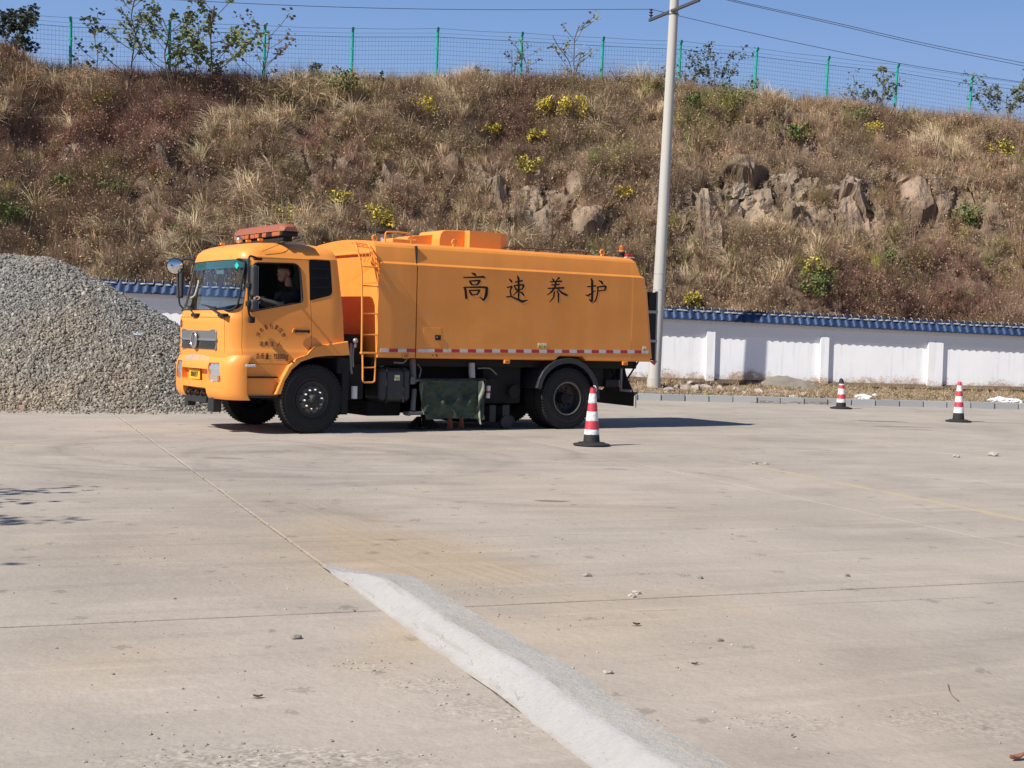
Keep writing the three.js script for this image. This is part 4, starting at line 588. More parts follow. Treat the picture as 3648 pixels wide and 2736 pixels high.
// --- front face: grille, emblem, wipers, bumper
{
  const face = (w0, w1, y0, y1, off, n = 16) => { const rings = []; for (let k = 0; k <= n; k++) { const w = lerp(w0, w1, k / n), f = (y, o) => U(cabU(w, y, o), y, w); rings.push([f(y0, -off), f(y1, -off), f(y1, .02), f(y0, .02)]); } return loft(rings, .5); };
  const g = part(truck, 'grille', face(.50, 1.90, 1.225, 1.50, .006), std(.13, .135, .14, .55));
  const g2 = []; for (let k = 0; k < 44; k++) { const w = .53 + k * .0312, c = U(cabU(w, 1.285, -.012), 1.285, w); if (Math.abs(w - 1.2) < .14) continue; g2.push(rbox(-.008, .008, -.06, .06, -.006, .006, .002, 1).rotateX(.5).translate(c.x, c.y, c.z)); }
  part(g, 'mesh', merge(g2), std(.09, .09, .095, .5));
  part(g, 'grille_bar', face(.46, 1.94, 1.352, 1.382, .03), std(.30, .30, .31, .4, { metalness: .5 }));
  part(g, 'grille_rim', tube(rounded([[.49, 1.215], [.49, 1.51], [1.91, 1.51], [1.91, 1.215]], .04, 4).concat([[.49, 1.25]]).map(([w, y]) => U(cabU(w, y, -.004), y, w)), .012, 6, 0, 160), std(.25, .25, .26, .4, { metalness: .4 }));
  const c = U(cabU(1.2, 1.36, -.05), 1.36, 1.2), em = part(g, 'emblem', new THREE.TorusGeometry(.115, .014, 10, 40).rotateY(Math.PI / 2).translate(c.x, c.y, c.z), chrome);
  const sw = s => sideLens(s); function sideLens(s) { const sh = new THREE.Shape(); sh.moveTo(0, .085); sh.quadraticCurveTo(.085 * s, .03, .03 * s, -.085); sh.quadraticCurveTo(.03 * s, .02, 0, .085); const e = new THREE.ExtrudeGeometry(sh, { depth: .012, bevelEnabled: false }); e.rotateY(Math.PI / 2); return e.translate(c.x - .005, c.y, c.z - .012 * s); }
  part(em, 'emblem_mark', merge([sw(1), sw(-1)]), chrome);
  part(em, 'emblem_plate', new THREE.CylinderGeometry(.11, .11, .02, 36).rotateZ(Math.PI / 2).translate(c.x + .02, c.y, c.z), std(.12, .12, .125, .5));
  // wipers
  for (const [a, b] of [[.35, 1.12], [1.28, 1.95]]) { const p = (w, y, o) => U(cabU(w, y, o), y, w), wp = part(truck, 'wiper', merge([tube([p(a, 1.755, -.05), p(lerp(a, b, .25), 1.80, -.05), p(lerp(a, b, .62), 1.86, -.03)], .011, 6), tube([p(lerp(a, b, .28), 1.82, -.02), p(lerp(a, b, .62), 1.865, -.022), p(b, 1.885, -.02)], .008, 6)]), black); part(wp, 'wiper_base', (() => { const q = p(a - .05, 1.735, -.02); return rbox(-.05, .05, -.03, .02, -.06, .16, .02, 2).translate(q.x, q.y, q.z - .06); })(), black); }
  // lettering on the front lid, the far corner of it seen at a slant
  part(truck, 'front_lettering', (() => { const l = []; for (const [w, y, h] of [[2.02, 1.60, .09], [1.94, 1.6, .09], [1.98, 1.64, .05], [1.98, 1.56, .05]]) { const q = U(cabU(w, y, -.003), y, w); l.push(rbox(-.002, .002, -h / 2, h / 2, -.008, .008, .001, 1).rotateY(.5).translate(q.x, q.y, q.z)); } return merge(l); })(), std(.09, .03, .015, .6));
  // bumper
  const bf = table([[.5, -1.36], [.55, -1.40], [.62, -1.415], [.95, -1.42], [1.04, -1.405], [1.10, -1.37], [1.15, -1.33]]), br = table([[.5, -1.09], [.84, -1.075], [1.10, -1.235], [1.15, -1.262]]);
  const bu = (w, y, off = 0) => { const h = 1.185 - off, d = Math.abs(w - W0), r = .24; let u = bf(y) + off + .13 * (d / 1.18) ** 2; if (d > h - r) { const q = Math.min(r, d - (h - r)); u += r - Math.sqrt(Math.max(0, r * r - q * q)); } return u; };
  const ring = y => { const o = [], h = 1.185, ds = []; for (let k = 0; k <= 12; k++) ds.push((h - .24) * k / 12); for (let k = 1; k <= 8; k++) ds.push(h - .24 + .24 * Math.sin(k / 8 * Math.PI / 2)); for (let k = ds.length - 1; k > 0; k--) o.push(U(bu(W0 - ds[k], y), y, W0 - ds[k])); for (const d of ds) o.push(U(bu(W0 + d, y), y, W0 + d)); const R = Math.max(br(y), bu(W0 + h, y) + .01); o.push(U(R, y, W0 + h), U(R, y, W0 + h * .5), U(R, y, W0), U(R, y, W0 - h * .5), U(R, y, W0 - h)); return o; };
  let B = brush(loft([.50, .53, .58, .64, .8, .95, 1.02, 1.06, 1.10, 1.135, 1.15].map(ring), .45), paint);
  B = cut(B, brush(frontX(rounded([[.66, .755], [.66, .935], [1.74, .935], [1.74, .755]], .03), -1.6, -1.28)), brush(frontX(rounded([[.72, .4], [.72, .655], [1.68, .655], [1.68, .4]], .03), -1.6, -1.22)), ...[0, 1].map(k => brush(frontX(rounded([[.27, .755], [.32, 1.035], [.66, 1.03], [.62, .75]].map(([w, y]) => [k ? 2.4 - w : w, y]), .05), -1.6, -1.17))));
  const bp = part(truck, 'bumper', B.geometry, paint);
  part(bp, 'bumper_backing', bxT(-1.24, -1.15, .56, 1.08, .7, 1.7, .01), black);
  const lampBody = k => { const W = w => k ? 2.4 - w : w; return grid(8, 8, (a, b) => { const y = lerp(.757, 1.028, b), w = lerp(.30, .635, a); return U(bu(W(w), y, .012 + .03 * Math.sin(a * 9 + b * 5) ** 2), y, W(w)); }); };
  for (const k of [0, 1]) { const W = w => k ? 2.4 - w : w, hl = part(bp, 'headlight', lampBody(k), std(.62, .62, .64, .22, { metalness: .7 }));
    for (const [w, y, r] of [[.48, .96, .055], [.47, .83, .05]]) { const q = U(bu(W(w), y, .035), y, W(w)); part(hl, 'lamp_bowl', new THREE.SphereGeometry(r, 18, 10, 0, 6.3, 0, 1.5).rotateZ(-Math.PI / 2).scale(.5, 1, 1).translate(q.x + .03, q.y, q.z), chrome); }
    { const q = U(bu(W(.37), .81, .03), .81, W(.37)); part(hl, 'turn_signal', rbox(-.02, .015, -.05, .04, -.035, .035, .01, 2).translate(q.x, q.y, q.z), phy(.5, .13, .03, .3)); }
    part(hl, 'lens', grid(8, 8, (a, b) => { const y = lerp(.755, 1.03, b), w = lerp(.29, .64, a); return U(bu(W(w), y, .004), y, W(w)); }), phy(1, 1, 1, .05, { transmission: 1, thickness: 0 })); }
  { const q = U(-1.36, .84, 1.27), pl = part(bp, 'licence_plate', rbox(-.006, .006, -.075, .075, -.22, .22, .004, 1).translate(q.x, q.y, q.z), phy(.68, .42, .02, .45)); const tg = new TextGeometry('00697', { font, size: .078, depth: .003, curveSegments: 3 }); tg.computeBoundingBox(); tg.translate(-tg.boundingBox.max.x / 2, -.039, 0).rotateY(-Math.PI / 2); part(pl, 'plate_number', tg.translate(q.x - .0075, q.y, q.z), std(.03, .025, .02, .7)); }
  const sl = []; for (let r = 0; r < 3; r++) for (let k = 0; k < 3; k++) { const y = 1.125 - r * .028, w0 = .72 + k * .34 - .02 * r, rings = []; for (let m = 0; m <= 6; m++) { const w = lerp(w0, w0 + .30, m / 6), u = bu(w, y) - .006; rings.push([U(u, y - .008, w), U(u, y + .008, w), U(u + .03, y + .008, w), U(u + .03, y - .008, w)]); } sl.push(loft(rings, .4)); }
  sl.forEach(g => part(bp, 'vent_slat', g, std(.55, .55, .56, .4, { metalness: .4 })));
  part(bp, 'fog_moulding', (() => { const rings = []; for (let m = 0; m <= 8; m++) { const w = lerp(.25, .62, m / 8), y = .685, u = bu(w, y) - .003; rings.push([U(u, y - .006, w), U(u, y + .006, w), U(u + .02, y + .006, w), U(u + .02, y - .006, w)]); } return loft(rings, .4); })(), paint);
  // tow frame below
  part(truck, 'tow_frame', merge([bxT(-1.36, -1.2, .42, .52, .8, 1.62, .015), bxT(-1.34, -1.2, .3, .56, .56, .78, .02), bxT(-1.34, -1.2, .34, .5, 1.62, 1.76, .02), ...[.9, 1.15, 1.4, 1.55].map(w => new THREE.TorusGeometry(.035, .014, 6, 14).translate(...U(-1.36, .56, w).toArray())), rod(U(-1.3, .6, .75), U(-1.3, .6, 1.65), .03)]), dark);
}
// --- mirrors
{
  const arm = part(truck, 'mirror_arm', merge([pipe([[-.86, 2.555, .06], [-1.0, 2.585, -.03], [-1.115, 2.56, -.16], [-1.125, 2.2, -.18], [-1.115, 1.85, -.17], [-1.06, 1.74, -.08], [-.96, 1.68, .03]], .015), bxT(-1.02, -.93, 1.625, 1.72, -.0, .07, .02), bxT(-.95, -.82, 2.54, 2.585, .03, .09, .02), ...[1.9, 2.16].map(y => bxT(-1.15, -1.03, y - .04, y + .04, -.23, -.13, .02))]), black);
  const shell = std(.045, .047, .052, .55);
  const m1 = part(truck, 'mirror', bxT(-1.10, -1.0, 2.0, 2.46, -.25, -.06, .04), shell); part(m1, 'mirror_glass', bxT(-1.0, -.997, 2.02, 2.44, -.235, -.075, .001), std(.5, .52, .55, .05, { metalness: 1 }));
  const m2 = part(truck, 'mirror', bxT(-1.10, -.99, 1.80, 1.965, -.25, -.05, .04), shell); part(m2, 'mirror_glass', bxT(-.99, -.987, 1.82, 1.945, -.235, -.065, .001), std(.5, .52, .55, .05, { metalness: 1 }));
  // far side: arm, round convex mirror and the edge of the main mirror
  part(truck, 'mirror_arm', merge([pipe([[-1.0, 2.60, 2.22], [-1.16, 2.62, 2.34], [-1.25, 2.52, 2.36], [-1.25, 2.2, 2.36], [-1.23, 1.9, 2.34], [-1.12, 1.78, 2.26]], .014), pipe([[-1.25, 2.5, 2.36], [-1.3, 2.52, 2.4], [-1.34, 2.5, 2.42]], .012)]), black);
  part(truck, 'mirror', bxT(-1.2, -1.12, 2.0, 2.44, 2.44, 2.62, .04), shell);
  { const c = U(-1.31, 2.50, 2.36), look = V3(-.1, -.05, 1).applyAxisAngle(V3(0, 1, 0), -YAW * .55), q = new THREE.Quaternion().setFromUnitVectors(V3(0, 1, 0), look.normalize()); const rm = part(truck, 'convex_mirror', lathe([[0, -.05], [.09, -.035], [.128, -.005], [.135, .012], [.125, .02]], 32).applyQuaternion(q).translate(c.x, c.y, c.z), black); part(rm, 'mirror_glass', lathe([[0, .045], [.05, .04], [.09, .03], [.125, .012]], 32).applyQuaternion(q).translate(c.x, c.y, c.z), std(.75, .75, .76, .04, { metalness: 1 })); }
}
// --- amber light bar and roof fittings
{
  const amber = phy(.31, .10, .048, .45), amb2 = phy(.40, .12, .035, .4);
  const lb = part(truck, 'light_bar', (() => { const sec = w => { const e = Math.min(1, Math.min(w - .12, 2.0 - w) / .1), h = lerp(.55, 1, clamp(e)), t = lerp(.75, 1, clamp(e)); return [[-.5, 3.0], [-.47, 3.0 + .085 * h], [-.42, 3.0 + .115 * h], [-.28, 3.0 + .115 * h], [-.23, 3.0 + .085 * h], [-.2, 3.0]].map(([u, y]) => U(-.35 + (u + .35) * t, y, w)); }; return loft([.12, .16, .22, .6, 1.06, 1.5, 1.9, 1.96, 2.0].map(sec), .35); })(), amber);
  part(lb, 'bar_tray', bxT(-.485, -.215, 2.93, 3.0, .15, 1.97, .02), black);
  for (const [w, l] of [[.34, .28], [.78, .14], [1.06, .15], [1.23, .15], [1.46, .15], [1.63, .15], [1.9, .11]]) part(lb, 'lamp_module', bxT(-.50, -.47, 2.93, 2.993, w - l / 2, w + l / 2, .012), amb2);
  part(lb, 'rib', merge([.58, 1.06, 1.54].map(w => bxT(-.508, -.19, 2.998, 3.01, w - .008, w + .008, .002))), amber);
  part(truck, 'bar_bracket', merge([bxT(-.46, -.24, 2.86, 2.94, .3, .36), bxT(-.46, -.24, 2.86, 2.94, 1.8, 1.86), bxT(-.47, -.43, 2.85, 2.9, .15, 2.1)]), black);
  { const q = U(-.62, 2.885, 1.35); part(truck, 'horn', lathe([[0, 0], [.03, .01], [.06, .05], [.05, .09], [.02, .11], [0, .11]], 20).rotateZ(.6).translate(q.x, q.y - .03, q.z), chrome); }
  part(truck, 'roof_marker', merge([.45, .9, 1.95].map(w => bxT(-.72, -.64, 2.85, 2.885, w, w + .05, .01))), paint);
  part(truck, 'roof_aerial', pipe([[-.78, 2.68, .15], [-.5, 2.80, .17], [-.3, 2.86, .3]], .004, 5), black);
}
// --- tank body
{
  const secPts = (yb, u) => { const s = [[.05, yb], [.03, yb + .015]]; for (let k = 1; k <= 12; k++) s.push([.03, lerp(yb + .015, 2.60, k / 12)]); s.push([.034, 2.606], [.056, 2.626], [.062, 2.634], [.082, 2.76], [.105, 2.86], [.13, 2.90], [.17, 2.925], [.24, 2.942], [.5, 2.965], [.85, 2.985], [1.2, 2.995]); const m = s.slice(0, -1).map(p => [2.4 - p[0], p[1]]).reverse(); return s.concat(m); };
  const rear = table([[1.1, 6.43], [2.37, 6.28], [2.60, 6.245], [2.634, 6.18], [2.86, 6.10], [2.94, 6.02], [3, 5.97]]), front = table([[1.1, 1.09], [2.6, 1.085], [2.66, 1.06], [2.93, 1.04], [3, 1.03]]);
  const dent = (u, y, w) => .0022 * Math.abs(fbm(u * 1.3 + 4, y * 1.7, 3));
  const body = (us, map) => loft(us.map(u => { const yb = 1.15 + .07 * smooth(4.41, 4.5, u) * smooth(5.05, 4.97, u); return secPts(yb, u).map(([w, y]) => U(map(u, y), y, w + (w < .04 && y > 1.2 && y < 2.58 ? dent(u, y, w) : 0))); }), .32);
  const uF = [1.09, 1.25, 1.45, 1.60, 1.745], uR = [1.765]; for (let u = 2; u < 4.4; u += .2) uR.push(u); uR.push(4.41, 4.46, 4.5, 4.7, 4.97, 5.02, 5.05); for (let u = 5.2; u < 6.3; u += .2) uR.push(u); uR.push(6.43);
  const tankMap = dataMap(1024, 512, (i, j) => { // sheet metal that has been repainted by hand: wash streaks, smears and scuffs
    const u = i / 1024 * 6, y = j / 512 * 2; const st = fbm(u * 5.5, y * .35 + 3, 4), sm = fbm(u * .9 + 7, y * 1.3, 4), sc = fbm(u * 3 + 60, y * 9, 4), k = 1 + .07 * st + .10 * sm, d = clamp((sc - .34) * 4) * .18, dust = clamp(.12 + .5 * sm + .3 * st) * .25;
    return [lerp(.82 * k, .5, d + dust * .25), lerp(.298 * k, .32, d + dust * .3), lerp(.05 * k, .2, d + dust * .3)]; }, true);
  const tankBump = dataMap(512, 256, (i, j) => { const u = i / 512 * 6, y = j / 256 * 2, v = .5 + .6 * fbm(u * .9 + 3, y * 1.1, 3) + .06 * noise(u * 5, y * 2); return [v, v, v]; });
  const tankPaint = new THREE.MeshPhysicalMaterial({ map: tankMap, roughness: .42, clearcoat: .2, clearcoatRoughness: .3, specularIntensity: .6, bumpMap: tankBump, bumpScale: .012, side: THREE.DoubleSide });
  const wrap = g => { const p = g.attributes.position, n = g.attributes.normal, uv = new Float32Array(p.count * 2); for (let i = 0; i < p.count; i++) { const top = Math.abs(n.getY(i)) > .8; uv[i * 2] = (Math.abs(n.getX(i)) > .8 ? p.getZ(i) : p.getX(i)) / 6; uv[i * 2 + 1] = ((top ? p.getZ(i) : p.getY(i) - 1.1)) / 2; } g.setAttribute('uv', new THREE.BufferAttribute(uv, 2)); return g; };
  const t1 = part(truck, 'front_compartment', body(uF, (u, y) => u == 1.09 ? front(y) : u), tankPaint), t2 = part(truck, 'tank_body', body(uR, (u, y) => u > 5 ? lerp(5, rear(y), (u - 5) / 1.43) : u), tankPaint); wrap(t1.geometry); wrap(t2.geometry);
  part(t1, 'body_gap', bxT(1.74, 1.77, 1.16, 2.9, .06, 2.34), black);
  part(t1, 'bulkhead_fold', bxT(1.0, 1.06, 2.745, 2.79, .2, 2.2, .015), paint); part(t1, 'bulkhead_seam', bxT(1.075, 1.09, 2.30, 2.306, .06, 2.3, .002), paint);
  part(t1, 'hinge', bxT(1.06, 1.09, 2.66, 2.72, .2, .26, .01), paint);
  // hatch with a black latch
  const h = part(t2, 'hatch', bxT(1.89, 2.205, 1.32, 1.635, .0275, .036, .003), paint); part(h, 'hatch_latch', bxT(2.095, 2.2, 1.44, 1.52, .02, .03, .003), black); part(h, 'latch_key', new THREE.CylinderGeometry(.012, .012, .012, 10).rotateX(Math.PI / 2).translate(...U(2.125, 1.485, .012).toArray()), steel);
  // red and white reflective strips, one by one
  const rw = [phy(.42, .022, .03, .35), phy(.56, .57, .58, .35)]; let k = 0;
  for (let u = 1.135; u < 6.26; u += .153) { if (u > 1.60 && u < 1.77) { u = 1.79 - .0; k = 1; } const slope = .0014 * (u - 1.1), red = k % 2 == 1 && !(u == 1.79); const m = part(truck, 'reflective_strip', bxT(u, u + .150, 1.238 + slope * 8, 1.290 + slope * 8, .0255, .034, .001), rw[(k++) % 2 ? 0 : 1]); if (u == 1.79) m.material = rw[1]; }
  // stickers
  const yel = phy(.62, .48, .06, .5), pw = phy(.7, .68, .58, .5);
  for (const [u, y] of [[4.055, 1.352], [4.15, 1.352], [6.25, 1.335]]) { const s = part(t2, 'warning_sticker', bxT(u, u + .075, y, y + .04, .0255, .033, .001), yel); part(s, 'sticker_top', bxT(u, u + .075, y + .041, y + .078, .0255, .033, .001), pw); part(s, 'sticker_mark', bxT(u + .025, u + .05, y + .008, y + .03, .0245, .03, .001), std(.08, .06, .02, .7)); }
  // hooks and small lamps below the edge
  for (const u of [1.58, 3.45, 5.87]) { const l = part(truck, 'side_lamp', bxT(u - .055, u + .055, 1.085 + (u < 2 ? .06 : 0), 1.15 + (u < 2 ? .06 : 0), .012, .06, .008), paint); part(l, 'side_lens', bxT(u - .035, u + .035, 1.10 + (u < 2 ? .06 : 0), 1.135 + (u < 2 ? .06 : 0), .005, .02, .004), phy(.45, .13, .03, .35)); }
  // rust spots by the strip
  part(t2, 'rust_spot', merge([[2.06, 1.20, .012], [2.13, 1.205, .016], [2.145, 1.185, .011]].map(([u, y, r]) => new THREE.CircleGeometry(r, 7).translate(...U(u, y, .026).toArray()))), std(.14, .05, .02, .95));
  // rear door slab and the black board behind it
  part(truck, 'rear_door', loft([[1.20, 6.432], [2.37, 6.285]].map(([y, u]) => [U(u, y, .06), U(u + .075, y, .09), U(u + .075, y, 2.31), U(u, y, 2.34)]), .4), paint);
  const bd = part(truck, 'rear_board', bxT(6.56, 6.72, 1.17, 2.37, .28, 2.12, .01), std(.008, .008, .009, .75)); part(bd, 'board_frame', merge([bxT(6.72, 6.75, 1.15, 2.39, .26, .32, .004), bxT(6.5, 6.755, 1.49, 1.535, .255, .30, .004), bxT(6.45, 6.755, 2.0, 2.05, .255, .30, .004), bxT(6.72, 6.75, 1.15, 2.39, 2.08, 2.14, .004)]), std(.3, .31, .32, .6));
  part(bd, 'warning_triangle', sideX([[6.6, 1.165], [6.78, 1.165], [6.72, 1.085]], .27, .285), phy(.45, .06, .05, .5));
  // roof: intake cap, handrail, duct boxes, lifting eyes, beacon
  part(truck, 'intake_pipe', rod(U(1.66, 2.9, 1.0), U(1.66, 3.13, 1.0), .05, .05, 16), std(.42, .42, .43, .4, { metalness: .5 })); part(truck, 'intake_cap', lathe([[0, 0], [.05, .0], [.13, .02], [.14, .045], [.11, .075], [.04, .085], [0, .086]], 28).translate(...U(1.66, 3.12, 1.0).toArray()), rubber);
  part(truck, 'roof_handrail', pipe([[1.285, 2.93, .24], [1.29, 3.06, .24], [1.32, 3.10, .24], [1.5, 3.105, .24], [1.70, 3.095, .24], [1.74, 3.06, .24], [1.745, 2.93, .24]], .014), paint);
  part(truck, 'roof_box', sideX([[1.95, 2.97], [1.98, 3.06], [2.2, 3.13], [2.75, 3.19], [2.8, 2.97]], .95, 1.5, .01), paint); part(truck, 'roof_valve', merge([rod(U(1.9, 3.02, .55), U(1.9, 3.02, .8), .05), bxT(1.55, 2.0, 2.95, 3.03, .5, .85, .02)]), paint);
  const duct = part(truck, 'roof_duct', frontX(rounded([[.55, 2.95], [.55, 3.24, .0], [1.5, 3.26], [1.5, 2.95]].map(p => p), .03, 3), 3.0, 3.62, .008), paint);
  part(duct, 'duct_elbow', sideX([[2.52, 2.95], [2.52, 3.08], [2.54, 3.16], [2.58, 3.215], [2.64, 3.235], [2.995, 3.245], [2.995, 2.95]], .70, 1.45, .012), paint); part(duct, 'duct_end', loft([[3.625, .56], [3.84, .72]].map(([u, w]) => [U(u, 2.96, w), U(u, 3.235, w), U(u, 3.235, 2.1 - w), U(u, 2.96, 2.1 - w)]), .3), paint);
  for (const [u, y] of [[2.55, 2.955], [5.5, 2.955], [1.12, 2.94]]) part(truck, 'lifting_eye', merge([new THREE.TorusGeometry(.04, .014, 8, 20).translate(...U(u, y + .055, .27).toArray()), bxT(u - .03, u + .03, y - .02, y + .025, .25, .29, .008)]), paint);
  part(truck, 'roof_rail', merge([pipe([[3.55, 2.985, .35], [3.6, 3.0, .35], [4.4, 3.0, .35], [5.3, 2.998, .35], [5.35, 2.97, .35]], .012), ...[3.75, 4.2, 4.7, 5.2].map(u => bxT(u - .03, u + .03, 2.95, 3.0, .33, .37, .006))]), std(.10, .05, .03, .7));
  { const q = U(5.97, 2.955, .33), bc = part(truck, 'beacon', lathe([[.05, .09], [.055, .1], [.052, .18], [.04, .205], [0, .21]], 20).translate(q.x, q.y, q.z), phy(.5, .14, .02, .25, { transmission: .3 })); part(bc, 'beacon_base', lathe([[0, -.03], [.06, -.03], [.06, 0], [.035, .01], [.035, .05], [.06, .06], [.06, .09], [0, .09]], 20).translate(q.x, q.y, q.z), black); part(bc, 'beacon_band', lathe([[.057, .095], [.0575, .115]], 20).translate(q.x, q.y, q.z), phy(.6, .3, .05, .3)); }
  { const rl = part(truck, 'rear_lamp', bxT(5.99, 6.13, 2.955, 3.005, .2, .32, .015), phy(.4, .02, .02, .3)); part(rl, 'lamp_rim', bxT(5.97, 6.15, 2.94, 2.956, .19, .33, .006), std(.6, .6, .6, .5)); }
  // ladder on the near front corner
  const ld = part(truck, 'ladder', merge([pipe([[.79, 1.20, -.02], [.785, 1.8, -.02], [.765, 2.4, -.02], [.745, 2.62, .0], [.70, 2.83, .05], [.74, 2.92, .25]], .016), pipe([[1.045, 1.20, -.02], [1.055, 1.5, -.02], [1.05, 1.9, -.02], [1.055, 2.2, -.02], [1.0, 2.5, -.0], [.96, 2.66, .02], [.95, 2.82, .07], [.97, 2.92, .25]], .014)]), paint);
  for (const y of [1.22, 1.5, 1.82, 2.24, 2.53]) part(ld, 'rung', rod(U(.78, y, -.02), U(1.05, y, -.02), .012), paint);
  part(ld, 'drop_step', pipe([[.80, 1.21, -.03], [.81, 1.0, -.03], [.815, .80, -.03], [.84, .775, -.03], [.98, .775, -.03], [1.015, .80, -.03], [1.02, 1.0, -.03], [1.02, 1.21, -.03]], .0155), paint); part(ld, 'rung', rod(U(.81, 1.0, -.03), U(1.02, 1.0, -.03), .012), paint); part(ld, 'step_plate', bxT(.77, 1.05, 1.205, 1.235, -.05, .01, .008), paint);
  part(ld, 'grip_basket', merge([0, 1, 2, 3].map(k => pipe([[.74 + k * .065, 2.86, .12], [.755 + k * .065, 2.78, .0], [.77 + k * .06, 2.68, -.02], [.76 + k * .058, 2.60, .03]], .006, 5)).concat([0, 1, 2].map(k => rod(U(.68, 2.84 + k * .03, .06 + k * .06), U(.96, 2.82 + k * .03, .06 + k * .06), .008, .008, 6)))), paint);
  // pipework and filters between cab and tank
  part(truck, 'rear_stack', merge([bxT(.6, .98, 1.0, 1.5, .3, 2.1, .03), bxT(.58, .95, .5, 1.05, .2, .7, .03)]), grime);
  part(truck, 'air_hose', merge([pipe([[.68, 1.36, .12], [.66, 1.2, .1], [.67, 1.0, .1], [.7, .9, .12]], .022), pipe([[.72, 1.34, .12], [.70, 1.15, .1], [.71, 1.0, .1]], .018)]), std(.2, .2, .2, .5)); part(truck, 'valve', merge([new THREE.SphereGeometry(.045, 12, 8).translate(...U(.73, 1.40, .08).toArray()), rod(U(.73, 1.30, .08), U(.73, 1.4, .08), .02)]), steel);
  part(truck, 'filter_canister', rod(U(.73, .52, .08), U(.73, .71, .08), .048, .048, 18), std(.6, .6, .6, .45));
}
// --- brush lettering on the tank side and small lettering on the door
{
  let layer = 0, wide = 1.45;
  const stroke = (pts, map, out) => {                                     // pts: [x, y, half width]; a tapering ribbon with round ends
    const n = pts.length, L = [], R = []; layer += .00012;
    for (let i = 0; i < n; i++) { const a = pts[Math.max(0, i - 1)], b = pts[Math.min(n - 1, i + 1)], l = Math.hypot(b[0] - a[0], b[1] - a[1]) || 1, nx = -(b[1] - a[1]) / l, ny = (b[0] - a[0]) / l, w = pts[i][2] * wide; L.push([pts[i][0] + nx * w, pts[i][1] + ny * w]); R.push([pts[i][0] - nx * w, pts[i][1] - ny * w]); }
    const cap = (i, d) => { const p = pts[i], q = pts[i + d], l = Math.hypot(q[0] - p[0], q[1] - p[1]); return [p[0] - (q[0] - p[0]) / l * p[2] * .7, p[1] - (q[1] - p[1]) / l * p[2] * .7]; };
    const poly = [cap(0, 1), ...L, cap(n - 1, -1), ...R.reverse()].map(p => map(p[0], p[1]));
    const g = new THREE.ShapeGeometry(shapeOf(poly)); out.push(g.translate(0, 0, layer));
  };
  const ink = std(.008, .005, .004, .95);
  const big = [
    [280, 550, 155, 475, 2.59, 3.05, 2.53, 2.09, [[[368, 160, 4], [400, 172, 10], [418, 188, 6]], [[280, 217, 5], [400, 208, 6], [500, 197, 9], [522, 208, 4]], [[345, 252, 4], [362, 275, 8], [375, 298, 7]], [[350, 254, 5], [430, 245, 7], [468, 245, 8]], [[464, 246, 8], [445, 275, 8], [430, 298, 6]], [[372, 297, 5], [430, 294, 5]], [[287, 328, 6], [305, 350, 9], [318, 460, 9]], [[290, 330, 5], [500, 318, 8], [548, 322, 9]], [[542, 322, 10], [535, 410, 12], [512, 472, 6]], [[512, 470, 8], [462, 432, 3]], [[345, 363, 4], [362, 390, 8], [378, 416, 7]], [[348, 366, 5], [465, 355, 7]], [[462, 356, 8], [435, 410, 6]], [[378, 415, 5], [435, 405, 5]]]],
    [762, 1018, 185, 492, 3.41, 3.84, 2.52, 2.09, [[[790, 228, 4], [815, 250, 9], [822, 270, 4]], [[858, 262, 5], [945, 240, 7]], [[885, 187, 5], [898, 215, 9], [905, 350, 8], [905, 455, 6]], [[848, 300, 5], [875, 347, 7]], [[850, 302, 5], [950, 288, 7], [965, 295, 8]], [[961, 297, 8], [945, 340, 6]], [[870, 350, 5], [950, 338, 5]], [[895, 356, 7], [842, 418, 3]], [[920, 368, 4], [945, 385, 8], [968, 412, 6]], [[768, 330, 5], [825, 312, 7]], [[826, 313, 7], [805, 365, 6], [818, 432, 6]], [[765, 438, 6], [820, 430, 6], [880, 455, 7], [950, 483, 11], [1015, 463, 3]]]],
    [1218, 1465, 205, 502, 4.2, 4.64, 2.53, 2.10, [[[1275, 222, 4], [1297, 245, 7]], [[1358, 207, 8], [1320, 250, 3]], [[1255, 262, 5], [1385, 248, 7]], [[1270, 297, 5], [1362, 287, 6]], [[1232, 338, 5], [1415, 322, 8]], [[1322, 250, 7], [1310, 325, 8], [1275, 375, 7], [1222, 418, 2]], [[1330, 325, 4], [1390, 380, 8], [1440, 402, 9], [1464, 405, 3]], [[1308, 372, 6], [1298, 440, 6], [1255, 495, 3]], [[1338, 358, 5], [1353, 400, 7], [1355, 500, 4]]]],
    [1658, 1888, 222, 515, 5.0, 5.43, 2.54, 2.12, [[[1712, 222, 5], [1725, 245, 9], [1730, 400, 9], [1730, 480, 9], [1725, 500, 4]], [[1726, 497, 7], [1698, 465, 4]], [[1672, 322, 5], [1770, 305, 6]], [[1658, 418, 4], [1685, 425, 8], [1768, 360, 3]], [[1800, 240, 4], [1830, 255, 9], [1845, 280, 7]], [[1785, 320, 5], [1870, 302, 8], [1886, 312, 8]], [[1881, 313, 8], [1868, 357, 6]], [[1795, 365, 5], [1870, 352, 5]], [[1792, 312, 6], [1790, 400, 6], [1770, 480, 6], [1735, 513, 2]]]]];
  const host = truck.children.find(o => o.name == 'tank_body'), door = truck.children.find(o => o.name == 'door');
  for (const [x0, x1, y0, y1, u0, u1, t, b, ss] of big) { const l = []; layer = 0; for (const s of ss) stroke(s, (x, y) => [lerp(u0, u1, (x - x0) / (x1 - x0)), lerp(t, b, (y - y0) / (y1 - y0))], l); part(host, 'painted_character', merge(l).translate(0, 0, W0 - .0290), ink); }
